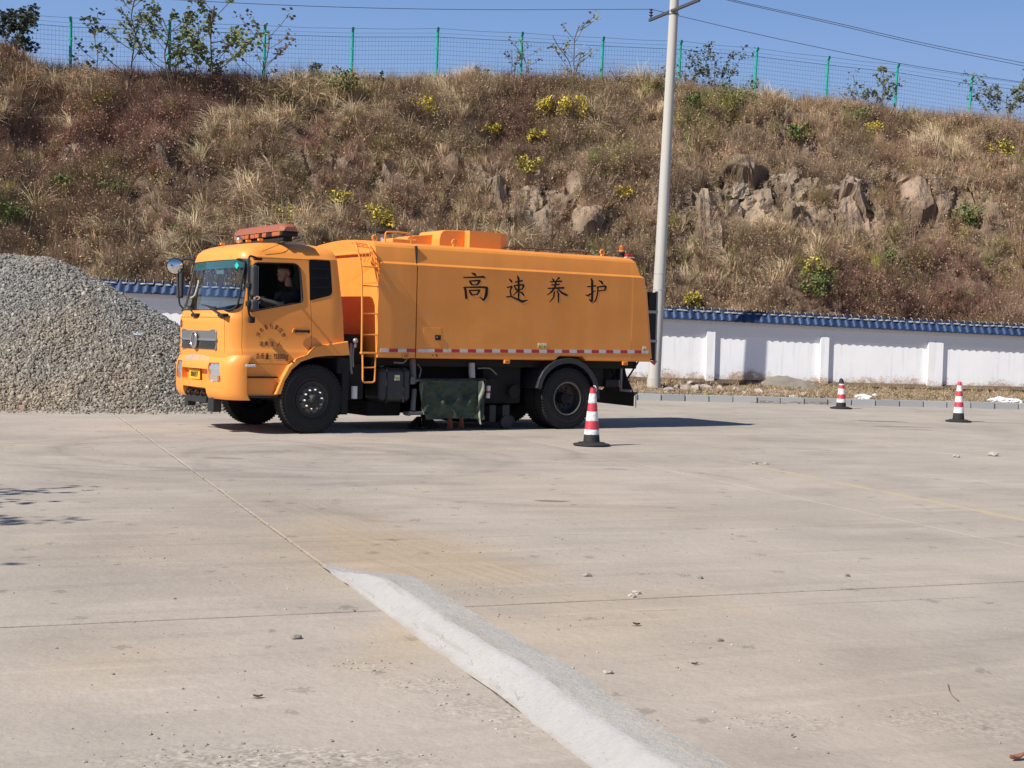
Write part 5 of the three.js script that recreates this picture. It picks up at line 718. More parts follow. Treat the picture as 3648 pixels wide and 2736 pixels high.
  const GL = { he: [[1, 1, 2, 2], [.5, 3.5, 1.5, 4.5], [.5, 9, 2, 6], [3, 1.5, 9.5, 1.5], [8, 1.5, 8, 9], [8, 9, 7, 8.5], [4, 4, 6, 4], [4, 4, 4, 7], [6, 4, 6, 7], [4, 7, 6, 7]], bei: [[1, 4, 4, 4], [4, 1, 4, 9], [.5, 8, 4, 7], [6, 1, 6, 8.5], [6, 8.5, 9.5, 8.5], [9.5, 8.5, 9.5, 7], [9, 3, 6, 5]], sheng: [[5, 0, 5, 2.5], [2.5, 1, 1, 3], [7, 1, 9, 3], [7, 2, 2, 5], [3, 4.5, 3, 10], [8, 4.5, 8, 10], [3, 4.5, 8, 4.5], [3, 6.3, 8, 6.3], [3, 8, 8, 8], [3, 10, 8, 10]], shi: [[1, 1, 9.5, 1], [4.5, 1, 1, 6], [3, 5, 3, 9.5], [3, 5, 8.5, 5], [8.5, 5, 8.5, 9.5], [3, 9.5, 8.5, 9.5]], jia: [[5, 0, 5, 1.5], [1, 1.8, 9, 1.8], [1, 1.8, 1, 3.5], [9, 1.8, 9, 3.5], [2.5, 3.5, 7.5, 3.5], [5, 3.5, 2, 6], [4, 4.8, 6, 9], [6, 9, 4.5, 9.5], [5, 6, 1.5, 8], [5.5, 7.5, 1.5, 10], [8.5, 4.5, 5.5, 6], [6, 6, 9.5, 9.5]], zhuang: [[5, 0, 5, 1.5], [1.5, 1.5, 9.5, 1.5], [1.5, 1.5, .5, 9.5], [3, 5, 9, 5], [6, 3, 6, 9], [2.5, 9, 9.8, 9]], city: [[5, 0, 5, 2], [1, 2, 9, 2], [2, 4, 2, 8.5], [2, 4, 8.5, 4], [8.5, 4, 8.5, 8], [8.5, 8, 7.5, 7.8], [5, 2, 5, 10]], zhun: [[.5, 2, 1.5, 3], [.5, 8.5, 2, 6], [4, 0, 2.8, 4], [3.5, 3, 3.5, 10], [6.5, 0, 7, 2], [3.5, 3, 9.5, 3], [3.5, 5.2, 9, 5.2], [3.5, 7.4, 9, 7.4], [3.5, 9.8, 9.8, 9.8], [6.5, 3, 6.5, 9.8]], cheng: [[7.5, 0, 2.5, 1], [1, 2.5, 9, 2.5], [5, .8, 5, 10], [3.5, 2.5, 3.5, 6], [6.5, 2.5, 6.5, 6], [1, 4, 3.5, 4], [1, 6, 3.5, 5.5], [6.5, 4, 9, 4], [6.5, 6, 9, 6], [5, 6, 1, 9.5], [5, 6, 9.5, 9.5]], ren: [[5, .5, 4.5, 4], [4.5, 4, .8, 9.5], [4.8, 4, 9.5, 9.5]], zong: [[3, 0, 4, 2], [7, 0, 6, 2], [2.5, 2.2, 7.5, 2.2], [2.5, 2.2, 2.5, 5.3], [7.5, 2.2, 7.5, 5.3], [2.5, 5.3, 7.5, 5.3], [1.2, 6.8, .8, 9], [3, 6.5, 3, 9.3], [3, 9.3, 7, 9.3], [7, 9.3, 7, 8], [5, 6, 5.8, 7.5], [8.3, 6.5, 9.3, 8.5]], zhi: [[8, 0, 2, 1.2], [2, 1.2, 1, 9.5], [2, 3, 9.5, 3], [5.5, 1, 5.5, 4.5], [3.5, 4.5, 3.5, 8], [3.5, 4.5, 8, 4.5], [8, 4.5, 8, 8], [5.7, 5.5, 4, 9.5], [6.3, 8, 8.8, 9.8]], liang: [[3, 0, 7.5, 0], [3, 0, 3, 3], [7.5, 0, 7.5, 3], [3, 1.5, 7.5, 1.5], [3, 3, 7.5, 3], [.5, 4, 9.8, 4], [2.5, 5, 8, 5], [2.5, 5, 2.5, 7.5], [8, 5, 8, 7.5], [2.5, 6.2, 8, 6.2], [2.5, 7.5, 8, 7.5], [5.2, 5, 5.2, 9.8], [2, 8.6, 8.5, 8.6], [.5, 9.8, 9.8, 9.8]] };
  const brown = std(.10, .03, .012, .6), skinW = (u, y) => .04 + cabI(y) + .05 * clamp((.35 - u) / 1.5) - .004;
  wide = 1.35; const glyph = (k, u, y, w, h, rot, out) => { layer = 0; const c = Math.cos(rot), s = Math.sin(rot), l = []; for (const [a, b, d, e] of GL[k]) stroke([[a, b, .42], [d, e, .42]], (x, q) => { const X = (x / 10 - .5) * w, Y = (.5 - q / 10) * h; return [u + X * c - Y * s, y + X * s + Y * c]; }, l); out.push(merge(l).translate(0, 0, W0 - skinW(u, y))); };
  const txt = (t, u, y, size, wide, out, f = font) => { const g = new TextGeometry(t, { font: f, size, depth: .001, curveSegments: 4 }); g.scale(wide, 1, 1); out.push(g.translate(u, y, W0 - skinW(u, y))); };
  const arc = []; ['he', 'bei', 'sheng', 'shi', 'jia', 'zhuang', 'city'].forEach((k, i) => { const a = (3 - i) * .42; glyph(k, -.645 - Math.sin(a) * .205, 1.405 + Math.cos(a) * .185, .062, .072, a, arc); }); part(door, 'door_lettering', merge(arc), brown);
  const l2 = []; glyph('zhun', -.79, 1.327, .07, .075, 0, l2); glyph('cheng', -.715, 1.327, .07, .075, 0, l2); txt('3', -.645, 1.297, .06, .9, l2); glyph('ren', -.515, 1.327, .075, .08, 0, l2); part(door, 'door_lettering', merge(l2), brown);
  const l3 = []; ['zong', 'zhi', 'liang'].forEach((k, i) => glyph(k, -.855 + i * .072, 1.145, .06, .085, 0, l3)); [...':15800kg'].forEach((ch, i) => txt(ch, -.665 + (i ? .018 : 0) + i * .0335, 1.107, .08, .5, l3)); part(door, 'door_lettering', merge(l3), brown);
  const l4 = []; [...'210'].forEach((ch, i) => txt(ch, -1.062 + i * .055, 1.12, .05, 1, l4)); part(door, 'model_number', merge(l4), chrome);
}
// --- wheels
{
  const R0 = .515, tyreProf = (wd, groove) => { const h = wd / 2, p = [[.255, -h * .62], [.265, -h * .75], [.29, -h * .92], [.36, -h], [.43, -h * .985], [.475, -h * .94], [.495, -h * .88], [.508, -h * .8]]; const out = [...p]; for (const g of groove) out.push([R0, g * h - .009], [R0 - .012, g * h - .006], [R0 - .012, g * h + .006], [R0, g * h + .009]); return out.concat(p.map(q => [q[0], -q[1]]).reverse()); };
  const tyreG = (() => { const t = lathe(tyreProf(.27, [-.5, 0, .5]), 72).rotateX(Math.PI / 2), l = [t]; for (let k = 0; k < 64; k++) for (const s of [-1, 1]) { const g = rbox(-.012, .012, -.022, .012, -.022, .022, .003, 1).translate(0, .505, s * .112); l.push(g.rotateZ(k / 64 * 2 * Math.PI + s * .02)); } for (const r of [.33, .40, .455]) for (const s of [-1, 1]) l.push(new THREE.TorusGeometry(r, .004, 5, 60).translate(0, 0, s * .134)); return merge(l); })();
  const tyreM = std(.013, .0125, .012, .85, { bumpMap: soilBump, bumpScale: .002 }), rimM = std(.035, .033, .03, .6), dusty = std(.16, .14, .115, .85), nutM = std(.62, .61, .56, .35, { metalness: .4 });
  const ringOf = (n, r, z, f) => merge([...Array(n)].map((_, k) => { const a = k / n * 6.2832 + .2; return f().translate(Math.cos(a) * r, Math.sin(a) * r, z); }));
  const wheel = (u, w, convex, steer, far) => {                            // w: outer face
    const o = new THREE.Group(); o.name = 'wheel'; o.position.copy(U(u, R0, w + .135 * (far ? -1 : 1))); o.rotation.y = (far ? Math.PI : 0) + steer; truck.add(o);
    part(o, 'tyre', tyreG, tyreM);
    if (convex) {
      part(o, 'rim', lathe([[.26, .10], [.272, .118], [.262, .125], [.245, .105], [.225, .085], [.2, .10], [.185, .125], [.12, .135], [0, .135]], 48).rotateX(Math.PI / 2), rimM);
      part(o, 'hand_hole', ringOf(10, .19, .118, () => new THREE.CylinderGeometry(.019, .019, .02, 12).rotateX(Math.PI / 2)), black);
      part(o, 'hub', lathe([[0, .22], [.045, .22], [.05, .21], [.075, .2], [.08, .13], [.1, .13]], 28).rotateX(Math.PI / 2), dark);
      for (let k = 0; k < 10; k++) { const a = k / 10 * 6.2832 + .1; part(o, 'wheel_nut', lathe([[0, .045], [.008, .044], [.015, .03], [.017, 0]], 8).rotateX(Math.PI / 2).translate(Math.cos(a) * .145, Math.sin(a) * .145, .135), nutM); }
      part(o, 'disc_face', lathe([[.205, .1005], [.19, .1265], [.165, .1315]], 48).rotateX(Math.PI / 2), std(.10, .09, .075, .75));
    } else {
      part(o, 'rim', lathe([[.262, .11], [.282, .125], [.272, .132], [.258, .118], [.25, .08], [.255, .03], [.25, -.02], [.22, -.06], [.15, -.075], [.09, -.08], [0, -.08]], 48).rotateX(Math.PI / 2), rimM); part(o, 'rim_edge', merge([lathe([[.256, .119], [.272, .1335], [.284, .127]], 48).rotateX(Math.PI / 2), lathe([[.243, .06], [.249, .05], [.2515, .035]], 48).rotateX(Math.PI / 2)]), dusty);
      part(o, 'hub', lathe([[0, .07], [.07, .07], [.085, .055], [.09, -.06], [.11, -.075]], 28).rotateX(Math.PI / 2), grime); part(o, 'wheel_nut', ringOf(10, .142, -.07, () => new THREE.CylinderGeometry(.014, .016, .04, 6).rotateX(Math.PI / 2)), grime); part(o, 'hand_hole', ringOf(8, .195, -.066, () => new THREE.CylinderGeometry(.022, .022, .02, 12).rotateX(Math.PI / 2)), black);
    }
    return o;
  };
  wheel(0, 0, true, .05, false); wheel(0, 2.4, true, .05, true);
  for (const [w, f] of [[.03, false], [.34, false], [2.37, true], [2.06, true]]) wheel(4.685, w, false, 0, f);
}
// --- chassis and sweeping gear
{
  part(truck, 'chassis_rail', bxT(-1.1, 6.35, .78, 1.02, .78, .86), grime); part(truck, 'chassis_rail', bxT(-1.1, 6.35, .78, 1.02, 1.54, 1.62), grime); part(truck, 'subframe', bxT(1.1, 6.3, 1.02, 1.15, .25, 2.15), grime);
  part(truck, 'front_axle', rod(U(0, .48, .25), U(0, .48, 2.15), .06), grime); part(truck, 'rear_axle', merge([rod(U(4.685, .515, .3), U(4.685, .515, 2.1), .09), new THREE.SphereGeometry(.22, 18, 12).translate(...U(4.685, .515, 1.2).toArray())]), grime);
  part(truck, 'engine', merge([bxT(-.7, .55, .5, 1.1, .75, 1.65, .05), bxT(.55, 1.2, .55, .95, .95, 1.45, .08)]), grime); part(truck, 'radiator', bxT(-1.0, -.9, .5, 1.1, .6, 1.8, .02), grime);
  part(truck, 'wheel_housing', merge([bxT(.42, .52, .9, 1.16, .04, .7, .03), sideX([[.5, .28], [.50, 1.0], [.42, 1.14], [.62, 1.14], [.60, .28]], .03, .5, .01)]), rubber); part(truck, 'wheel_housing', sideX([[.5, .28], [.50, 1.0], [.42, 1.14], [.62, 1.14], [.60, .28]], 1.9, 2.36, .01), rubber);
  part(truck, 'wheel_tub', bxT(-.5, .42, 1.13, 1.16, .1, 2.3, .01), black);
  const ft = part(truck, 'fuel_tank', bxT(1.16, 1.74, .46, 1.0, .1, .62, .09), std(.022, .022, .024, .45)); part(ft, 'tank_strap', merge([bxT(1.28, 1.32, .45, 1.01, .09, .63, .09), bxT(1.58, 1.62, .45, 1.01, .09, .63, .09)]), black); part(ft, 'tank_label', bxT(1.43, 1.52, .80, .885, .093, .097, .001), phy(.6, .6, .38, .5)); part(ft, 'label_mark', bxT(1.445, 1.505, .815, .845, .0905, .093, .001), std(.4, .33, .1, .6)); part(ft, 'filler_cap', lathe([[0, .04], [.05, .035], [.05, 0]], 16).translate(...U(1.3, .99, .3).toArray()), grey);
  part(truck, 'added_far_shade_box', bxT(1.1, 3.2, .42, 1.0, 1.7, 2.3, .08), grime); part(truck, 'battery_box', bxT(3.2, 3.95, .42, 1.05, .35, .85, .03), grime); part(truck, 'pump', merge([bxT(3.25, 4.0, .6, 1.1, .9, 1.9, .05), rod(U(3.3, .7, .25), U(3.3, .7, .6), .14), rod(U(3.75, .62, .22), U(3.75, .62, .6), .11)]), grime);  // unseen far-side box added to block light under the truck
  // side brush gear: arms, green canvas skirt, brushes
  const arm = std(.12, .12, .118, .6);
  part(truck, 'brush_arm', merge([rod(U(1.80, .32, .16), U(1.84, .66, .2), .042, .042, 14), rod(U(1.82, .75, .2), U(1.82, 1.13, .25), .055), bxT(1.66, 1.98, .255, .315, .1, .24, .02), rod(U(1.70, .28, .08), U(1.70, .28, .2), .035), bxT(1.78, 2.0, .78, .82, .12, .22, .01), bxT(1.72, 1.8, .74, .86, .1, .2, .01)]), arm);
  part(truck, 'skirt_bar', merge([rod(U(1.86, .815, .14), U(3.12, .82, .14), .02), rod(U(3.12, .82, .14), U(3.12, .3, .2), .02), rod(U(2.0, .815, .14), U(2.0, .815, .7), .02)]), dark);
  const tarpM = (base, seed) => std(1, 1, 1, .75, { map: dataMap(256, 256, (i, j) => { const k = .85 + .4 * fbm(i / 30 + seed, j / 30, 4) + .1 * noise(i / 2, j / 2); return base.map(v => v * k); }, true) });
  part(truck, 'canvas_skirt', grid(60, 34, (a, b) => { const u = lerp(1.90 + .07 * b * b, 3.06, a), sag = .012 * Math.sin(a * 19) ** 2, y = lerp(.812 - sag * (1 - b), .175 + .03 * noise(a * 5, 1), b); const diag = Math.max(0, 1 - Math.abs(a * 1.15 - b * .62 - .02) * 9); return U(u, y, .13 + .035 * Math.sin(a * 26 + b * 5) * (1 - b * .4) * (.5 + .5 * noise(a * 6, b * 2)) + .028 * noise(a * 7 + b * 3, b * 4 - a * 2) + .012 * noise(a * 18, b * 14) - .06 * b - .05 * diag); }), tarpM([.045, .065, .04], 3));
  part(truck, 'canvas_flap', grid(8, 26, (a, b) => U(2.98 + .09 * (a - .5) * (1.2 - Math.abs(b - .25) * 1.5) + .03 * Math.sin(b * 7), lerp(.80, .10, b), .07 + .03 * Math.sin(a * 4 + b * 9))), tarpM([.30, .33, .22], 8));
  part(truck, 'canvas_edge', grid(6, 20, (a, b) => U(1.885 + .05 * a + .05 * b * b, lerp(.80, .27, b), .10 + .02 * Math.sin(a * 4 + b * 8))), tarpM([.14, .17, .11], 9));
  const bris = (col, list, name) => { const R = rng(list.length * 7 + 1), l = []; for (const [u, w, r, n] of list) for (let k = 0; k < n; k++) { const a = R() * 6.28, e = r * (.6 + .5 * R()); l.push(rod(U(u + Math.cos(a) * r * .45, .2, w + Math.sin(a) * r * .45), U(u + Math.cos(a) * e, .012 + R() * .03, w + Math.sin(a) * e), .006, .004, 4)); } part(truck, name, merge(l), std(...col, .8)); };
  bris([.02, .02, .02], [[2.2, .5, .26, 200]], 'side_brush'); bris([.4, .12, .085], [[2.58, .34, .06, 22], [2.82, .36, .05, 16]], 'red_bristles');
  part(truck, 'brush_disc', merge([new THREE.CylinderGeometry(.26, .3, .12, 24).translate(...U(2.25, .3, .55).toArray()), rod(U(2.25, .3, .55), U(2.25, .8, .6), .06)]), grime);
  part(truck, 'added_far_shade_skirt', grid(40, 10, (a, b) => U(lerp(1.3, 3.9, a), lerp(.85, .16, b), 2.25 + .03 * Math.sin(a * 40) * b)), rubber); part(truck, 'added_under_shade_box', bxT(1.2, 1.8, .22, .46, .55, 1.9, .03), grime); part(truck, 'suction_nozzle', merge([bxT(2.9, 3.9, .1, .38, .55, 1.9, .05), rod(U(3.4, .3, 1.2), U(3.3, 1.05, 1.2), .14)]), grime);  // far skirt and under-tank box are added to darken the underside
  part(truck, 'guide_wheel', merge([.28, .44].map(w => new THREE.CylinderGeometry(.11, .11, .07, 24).rotateX(Math.PI / 2).translate(...U(3.62 + (w - .28), .115, w).toArray())).concat([bxT(3.55, 3.69, .2, .4, .27, .29, .01), bxT(3.3, 3.42, .12, .4, .27, .33, .01)])), std(.03, .03, .03, .7));
  part(truck, 'hydraulic_ram', merge([rod(U(2.89, .84, .18), U(2.9, 1.08, .22), .052, .052, 16)]), std(.38, .38, .39, .45)); part(truck, 'hydraulic_hose', merge([pipe([[1.9, 1.1, .3], [1.95, .98, .2], [1.9, .84, .16]], .012), pipe([[3.0, 1.0, .2], [3.25, 1.0, .22], [3.4, .9, .25]], .012), pipe([[1.4, 1.08, .08], [1.55, 1.075, .06], [1.62, 1.13, .06]], .012)]), grey);
  part(truck, 'fire_extinguisher', rod(U(3.16, .52, .12), U(3.17, .72, .12), .034, .034, 14), std(.62, .60, .58, .4)); part(truck, 'extinguisher_band', rod(U(3.165, .60, .12), U(3.166, .64, .12), .0355, .0355, 14), std(.4, .04, .05, .5));
  // rear mudguard, rear frame and mud flap
  const fp = [[4.04, .69], [4.09, .85], [4.16, .97], [4.27, 1.07], [4.4, 1.145], [4.56, 1.185], [4.72, 1.195], [4.88, 1.165], [5.04, 1.085], [5.17, .97], [5.27, .83], [5.32, .66], [5.335, .5]], inn = fp.map(([u, y]) => [lerp(u, 4.69, .06), lerp(y, .5, .06)]).reverse(), lip = fp.map(([u, y]) => [lerp(u, 4.69, .13), lerp(y, .5, .13)]).reverse();
  const mg = part(truck, 'rear_mudguard', merge([sideX([...fp, ...inn], .05, .62), sideX([...fp, ...lip], .0, .05, .01)]), std(.022, .023, .026, .5)); part(truck, 'rear_mudguard', sideX([...fp, ...inn], 1.78, 2.36), rubber);
  part(truck, 'rear_flap', frontX(rounded([[.08, .37], [.08, .59], [2.3, .59], [2.3, .40]], .015), 6.14, 6.17, .004), std(.01, .01, .011, .6)); part(truck, 'flap_rail', bxT(6.12, 6.2, .585, .62, .06, 2.32, .01), dark); part(truck, 'flap_edge', bxT(6.13, 6.175, .35, .56, .06, .078, .003), std(.5, .46, .38, .8));
  const gu = part(truck, 'gusset_plate', frontX([[.98, .61], [.62, .9], [.47, 1.15], [.40, 1.15], [.30, .9], [.08, .61]], 6.10, 6.125), std(.02, .02, .021, .6)); part(gu, 'bracket', merge([bxT(6.07, 6.10, .62, 1.15, .38, .42, .004), bxT(6.07, 6.10, .62, .66, .1, .42, .004)]), std(.36, .36, .37, .6)); part(truck, 'gusset_plate', frontX([[1.42, .61], [1.78, .9], [1.93, 1.15], [2.0, 1.15], [2.1, .9], [2.32, .61]], 6.10, 6.125), std(.02, .02, .021, .6));
  part(truck, 'stay_rod', merge([rod(U(6.1, .78, .5), U(5.95, 1.15, .7), .016), rod(U(6.15, .85, .3), U(6.3, 1.15, .2), .016)]), black);
  const tl = part(truck, 'tail_lamp', bxT(5.62, 5.9, .70, .83, .22, .6, .015), black); part(tl, 'tail_lens', bxT(5.9, 5.925, .705, .825, .22, .36, .006), phy(.32, .06, .03, .35)); part(truck, 'lamp_beam', bxT(5.75, 5.85, .72, .98, .6, 1.8, .01), grime); part(truck, 'rear_box', bxT(5.35, 5.62, .72, 1.1, .3, 1.0, .02), grime);
}
// ------------------------------------------------------------------ driver
{
  const cap = (a, b, ra, rb) => ({ a: U(...a), b: U(...b), ra, rb });
  const dist = (p, c) => { const ab = c.b.clone().sub(c.a), t = clamp(p.clone().sub(c.a).dot(ab) / ab.lengthSq()); return p.distanceTo(c.a.clone().addScaledVector(ab, t)) - lerp(c.ra, c.rb, t); };
  const smin = (a, b, k) => { const h = clamp(.5 + .5 * (b - a) / k); return lerp(b, a, h) - k * h * (1 - h); };
  function mesh(bones, center, half, res, k) { const mc = new MarchingCubes(res, new THREE.MeshBasicMaterial(), false, false, 60000); mc.isolation = 0; const c = U(...center), p = V3(); for (let z = 0; z < res; z++) for (let y = 0; y < res; y++) for (let x = 0; x < res; x++) { p.set((x - res / 2) / (res / 2) * half + c.x, (y - res / 2) / (res / 2) * half + c.y, (z - res / 2) / (res / 2) * half + c.z); let d = 9; for (const b of bones) { const q = dist(p, b); if (q < d + .25) d = d > 8 ? q : smin(d, q, k); } mc.field[x + y * res + z * res * res] = -d; } mc.update(); const n = mc.count, g = new THREE.BufferGeometry(), src = mc.positionArray.slice(0, n * 3); for (let i = 0; i < n; i++) { src[i * 3] = src[i * 3] * half + c.x; src[i * 3 + 1] = src[i * 3 + 1] * half + c.y; src[i * 3 + 2] = src[i * 3 + 2] * half + c.z; } g.setAttribute('position', new THREE.Float32BufferAttribute(src, 3)); const m = mergeVertices(g, 1e-4); m.computeVertexNormals(); outward(m); m.computeVertexNormals(); return m; }
  const hip = 1.66, torso = [cap([-.08, hip, .48], [-.08, hip, .72], .11, .11), cap([-.08, hip, .6], [-.09, 1.95, .6], .135, .145), cap([-.09, 2.0, .46], [-.09, 2.0, .74], .095, .095), cap([-.10, 2.06, .42], [-.10, 2.06, .78], .06, .06)];
  const armL = [cap([-.10, 2.05, .41], [-.34, 1.90, .36], .056, .046)], foreL = [cap([-.34, 1.90, .36], [-.66, 1.985, .44], .044, .03)], armR = [cap([-.10, 2.05, .79], [-.33, 1.88, .84], .056, .046)], foreR = [cap([-.33, 1.88, .84], [-.64, 1.97, .76], .044, .03)];
  const legs = [cap([-.1, hip - .02, .5], [-.55, hip - .02, .47], .085, .065), cap([-.55, hip - .02, .47], [-.68, 1.24, .47], .062, .045), cap([-.1, hip - .02, .7], [-.52, hip - .02, .74], .085, .065), cap([-.52, hip - .02, .74], [-.70, 1.24, .74], .062, .045)], shoes = [cap([-.66, 1.20, .47], [-.84, 1.19, .47], .045, .035), cap([-.68, 1.20, .74], [-.86, 1.19, .74], .045, .035)];
  const H = [-.215, 2.395, .6], head = [cap([-.20, 2.43, .6], [-.235, 2.42, .6], .094, .09), cap([-.25, 2.36, .6], [-.265, 2.31, .6], .062, .045), cap([-.285, 2.305, .6], [-.28, 2.30, .6], .028, .028), cap([-.31, 2.40, .6], [-.337, 2.372, .6], .010, .014), cap([-.30, 2.435, .565], [-.30, 2.435, .635], .02, .02), cap([-.305, 2.335, .585], [-.305, 2.335, .615], .014, .014), cap([-.302, 2.32, .59], [-.302, 2.32, .61], .013, .013), cap([-.19, 2.40, .508], [-.185, 2.37, .508], .016, .012), cap([-.19, 2.40, .692], [-.185, 2.37, .692], .016, .012), cap([-.17, 2.32, .6], [-.12, 2.10, .6], .056, .062)];
  const hand = (w, s) => { const b = [cap([-.66, 1.985, w], [-.715, 2.005, w + .01 * s], .026, .03), cap([-.70, 2.0, w - .025], [-.705, 2.0, w + .03], .022, .022)]; for (let f = 0; f < 4; f++) { const q = w - .03 + f * .02, L = [.036, .04, .038, .03][f]; b.push(cap([-.73, 2.012, q], [-.73 - L, 2.005, q], .0095, .009), cap([-.73 - L, 2.005, q], [-.735 - L, 1.975, q], .009, .0085), cap([-.735 - L, 1.975, q], [-.72 - L * .6, 1.957, q], .0085, .0075)); } b.push(cap([-.685, 1.99, w - .034 * s], [-.715, 1.985, w - .046 * s], .0105, .0095), cap([-.715, 1.985, w - .046 * s], [-.742, 1.972, w - .038 * s], .0095, .0085)); return b; };
  const skin = std(.34, .19, .125, .6), cloth = std(.012, .012, .014, .9);
  const body = merge([mesh([...torso, ...armL, ...foreL, ...armR, ...foreR, ...legs], [-.36, 1.66, .6], .60, 84, .05), mesh(head, H, .20, 84, .025), mesh(hand(.44, 1), [-.71, 1.985, .44], .1, 60, .008), mesh(hand(.76, -1), [-.71, 1.985, .76], .1, 60, .008)]);
  body.translate(0, 0, 0);
  const root = V3(-2.968 - Math.sin(YAW) * W0, 0, -20.915 - Math.cos(YAW) * W0);
  const o = solo('person', body, skin, 'driver in a dark shirt holding the steering wheel inside the truck cab', 'person', undefined, root.toArray()); o.rotation.y = YAW;
  const grow = (l, e) => l.map(c => ({ ...c, ra: c.ra + e, rb: c.rb + e }));
  part(o, 'shirt', mesh(grow([...torso, ...armL, ...armR], .012), [-.17, 1.86, .6], .42, 64, .05), cloth); part(o, 'trousers', mesh(grow(legs, .012), [-.40, 1.45, .6], .42, 56, .03), std(.02, .022, .03, .9)); part(o, 'shoe', mesh(shoes, [-.76, 1.2, .6], .26, 40, .01), black);
  part(o, 'hair', mesh([cap([-.185, 2.455, .6], [-.225, 2.46, .6], .098, .085), cap([-.16, 2.40, .6], [-.16, 2.36, .6], .088, .06), cap([-.29, 2.475, .57], [-.29, 2.475, .63], .022, .022)], [-.2, 2.43, .6], .17, 56, .02), std(.008, .007, .007, .7));
  for (const w of [.566, .634]) part(o, 'eye', new THREE.SphereGeometry(.011, 10, 8).translate(...U(-.308, 2.412, w).toArray()), std(.05, .04, .035, .3));
}

// ------------------------------------------------------------------ traffic cones
function cone(label, pos, bands, tip, turn) {
  const o = thing('traffic_cone', label, 'traffic cone', pos, turn, 'red and white traffic cones');
  const rubber = std(.018, .018, .02, .75, { bumpMap: soilBump, bumpScale: .002 }), wb = rough2(256, [6, 14, 40], 61);
  const worn = (c, sd) => dataMap(256, 128, (i, j) => { const k = 1 + .12 * fbm(i / 30 + sd, j / 12, 4), d = clamp((fbm(i / 14 + sd * 9, j / 9, 4) - .18) * 3) * .45; return [lerp(c[0] * k, .2, d), lerp(c[1] * k, .16, d), lerp(c[2] * k, .13, d)]; }, true);
  const sd = pos[0], red = phy(1, 1, 1, .5, { map: worn([.54, .035, .06], sd), bumpMap: wb, bumpScale: .004 }), white = phy(1, 1, 1, .45, { map: worn([.74, .735, .71], sd + 3), bumpMap: wb, bumpScale: .004 }), mats = { black: rubber, red, white };
  part(o, 'base', lathe([[0, .004], [.245, .004], [.262, .012], [.26, .03], [.2, .038], [.19, .05], [.155, .052], [.125, .058], [0, .06]], 48), rubber);
  const rad = y => lerp(.122, .040, (y - .03) / .78); let y = .045;
  for (const [c, h] of bands) { const e = c == 'black' ? 0 : .0025, pts = [[rad(y) + e - .006, y + .001], [rad(y) + e, y + .002]]; for (let k = 1; k < 6; k++) pts.push([rad(y + h * k / 6) + e + .0012 * noise(k * 3.1, y * 40), y + h * k / 6]); pts.push([rad(y + h) + e, y + h - .001], [rad(y + h) + e - .006, y + h]); part(o, c + '_band', lathe(pts, 36), mats[c]); y += h; }
  if (tip == 'torn') {                                                  // torn red sleeve: only part of the ring stands
    const g = new THREE.LatheGeometry([new THREE.Vector2(rad(y), y), new THREE.Vector2(rad(y) * .93, y + .035), new THREE.Vector2(rad(y) * .85, y + .09)], 20, -1.9, 3.9), p = g.attributes.position; for (let i = 0; i < p.count; i++) if (p.getY(i) > y + .05) p.setY(i, p.getY(i) + .02 * noise(i * 1.7, 3) - .01); g.computeVertexNormals(); part(o, 'torn_sleeve', g, red);
    part(o, 'torn_flap', tube([V3(.032, y + .005, .01), V3(.046, y + .05, .012), V3(.036, y + .1, .008), V3(.006, y + .107, 0)], .009, 5), white);
  } else if (tip == 'black') { const g = lathe([[rad(y), y], [rad(y) * .95, y + .05], [rad(y) * .8, y + .1], [.012, y + .135], [0, y + .135]], 24), p = g.attributes.position; for (let i = 0; i < p.count; i++) p.setX(i, p.getX(i) + clamp((p.getY(i) - y) / .135) * .03); g.computeVertexNormals(); part(o, 'bent_tip', g, rubber); }
  else part(o, 'tip', lathe([[rad(y), y], [rad(y) * .85, y + .06], [rad(y) * .66, y + .078], [0, y + .08]], 24), red);
}
{
  const a = onGround(1277.5, 963), b = onGround(1816.5, 883), c = onGround(2070, 911.5);
  cone('traffic cone with a torn tip standing beside the truck\'s rear wheel', [a.x, .001, a.z], [['black', .115], ['white', .075], ['red', .12], ['white', .135], ['red', .118], ['white', .137]], 'torn', .4);
  cone('traffic cone with a bent black tip close to the kerb', [b.x, .001, b.z], [['black', .105], ['white', .09], ['red', .105], ['white', .14], ['red', .085], ['white', .03]], 'black', 2);
  cone('traffic cone with a whole red tip and five clean bands', [c.x, .001, c.z], [['black', .14], ['white', .125], ['red', .1], ['white', .125], ['red', .1], ['white', .12]], 'red', 1);
}

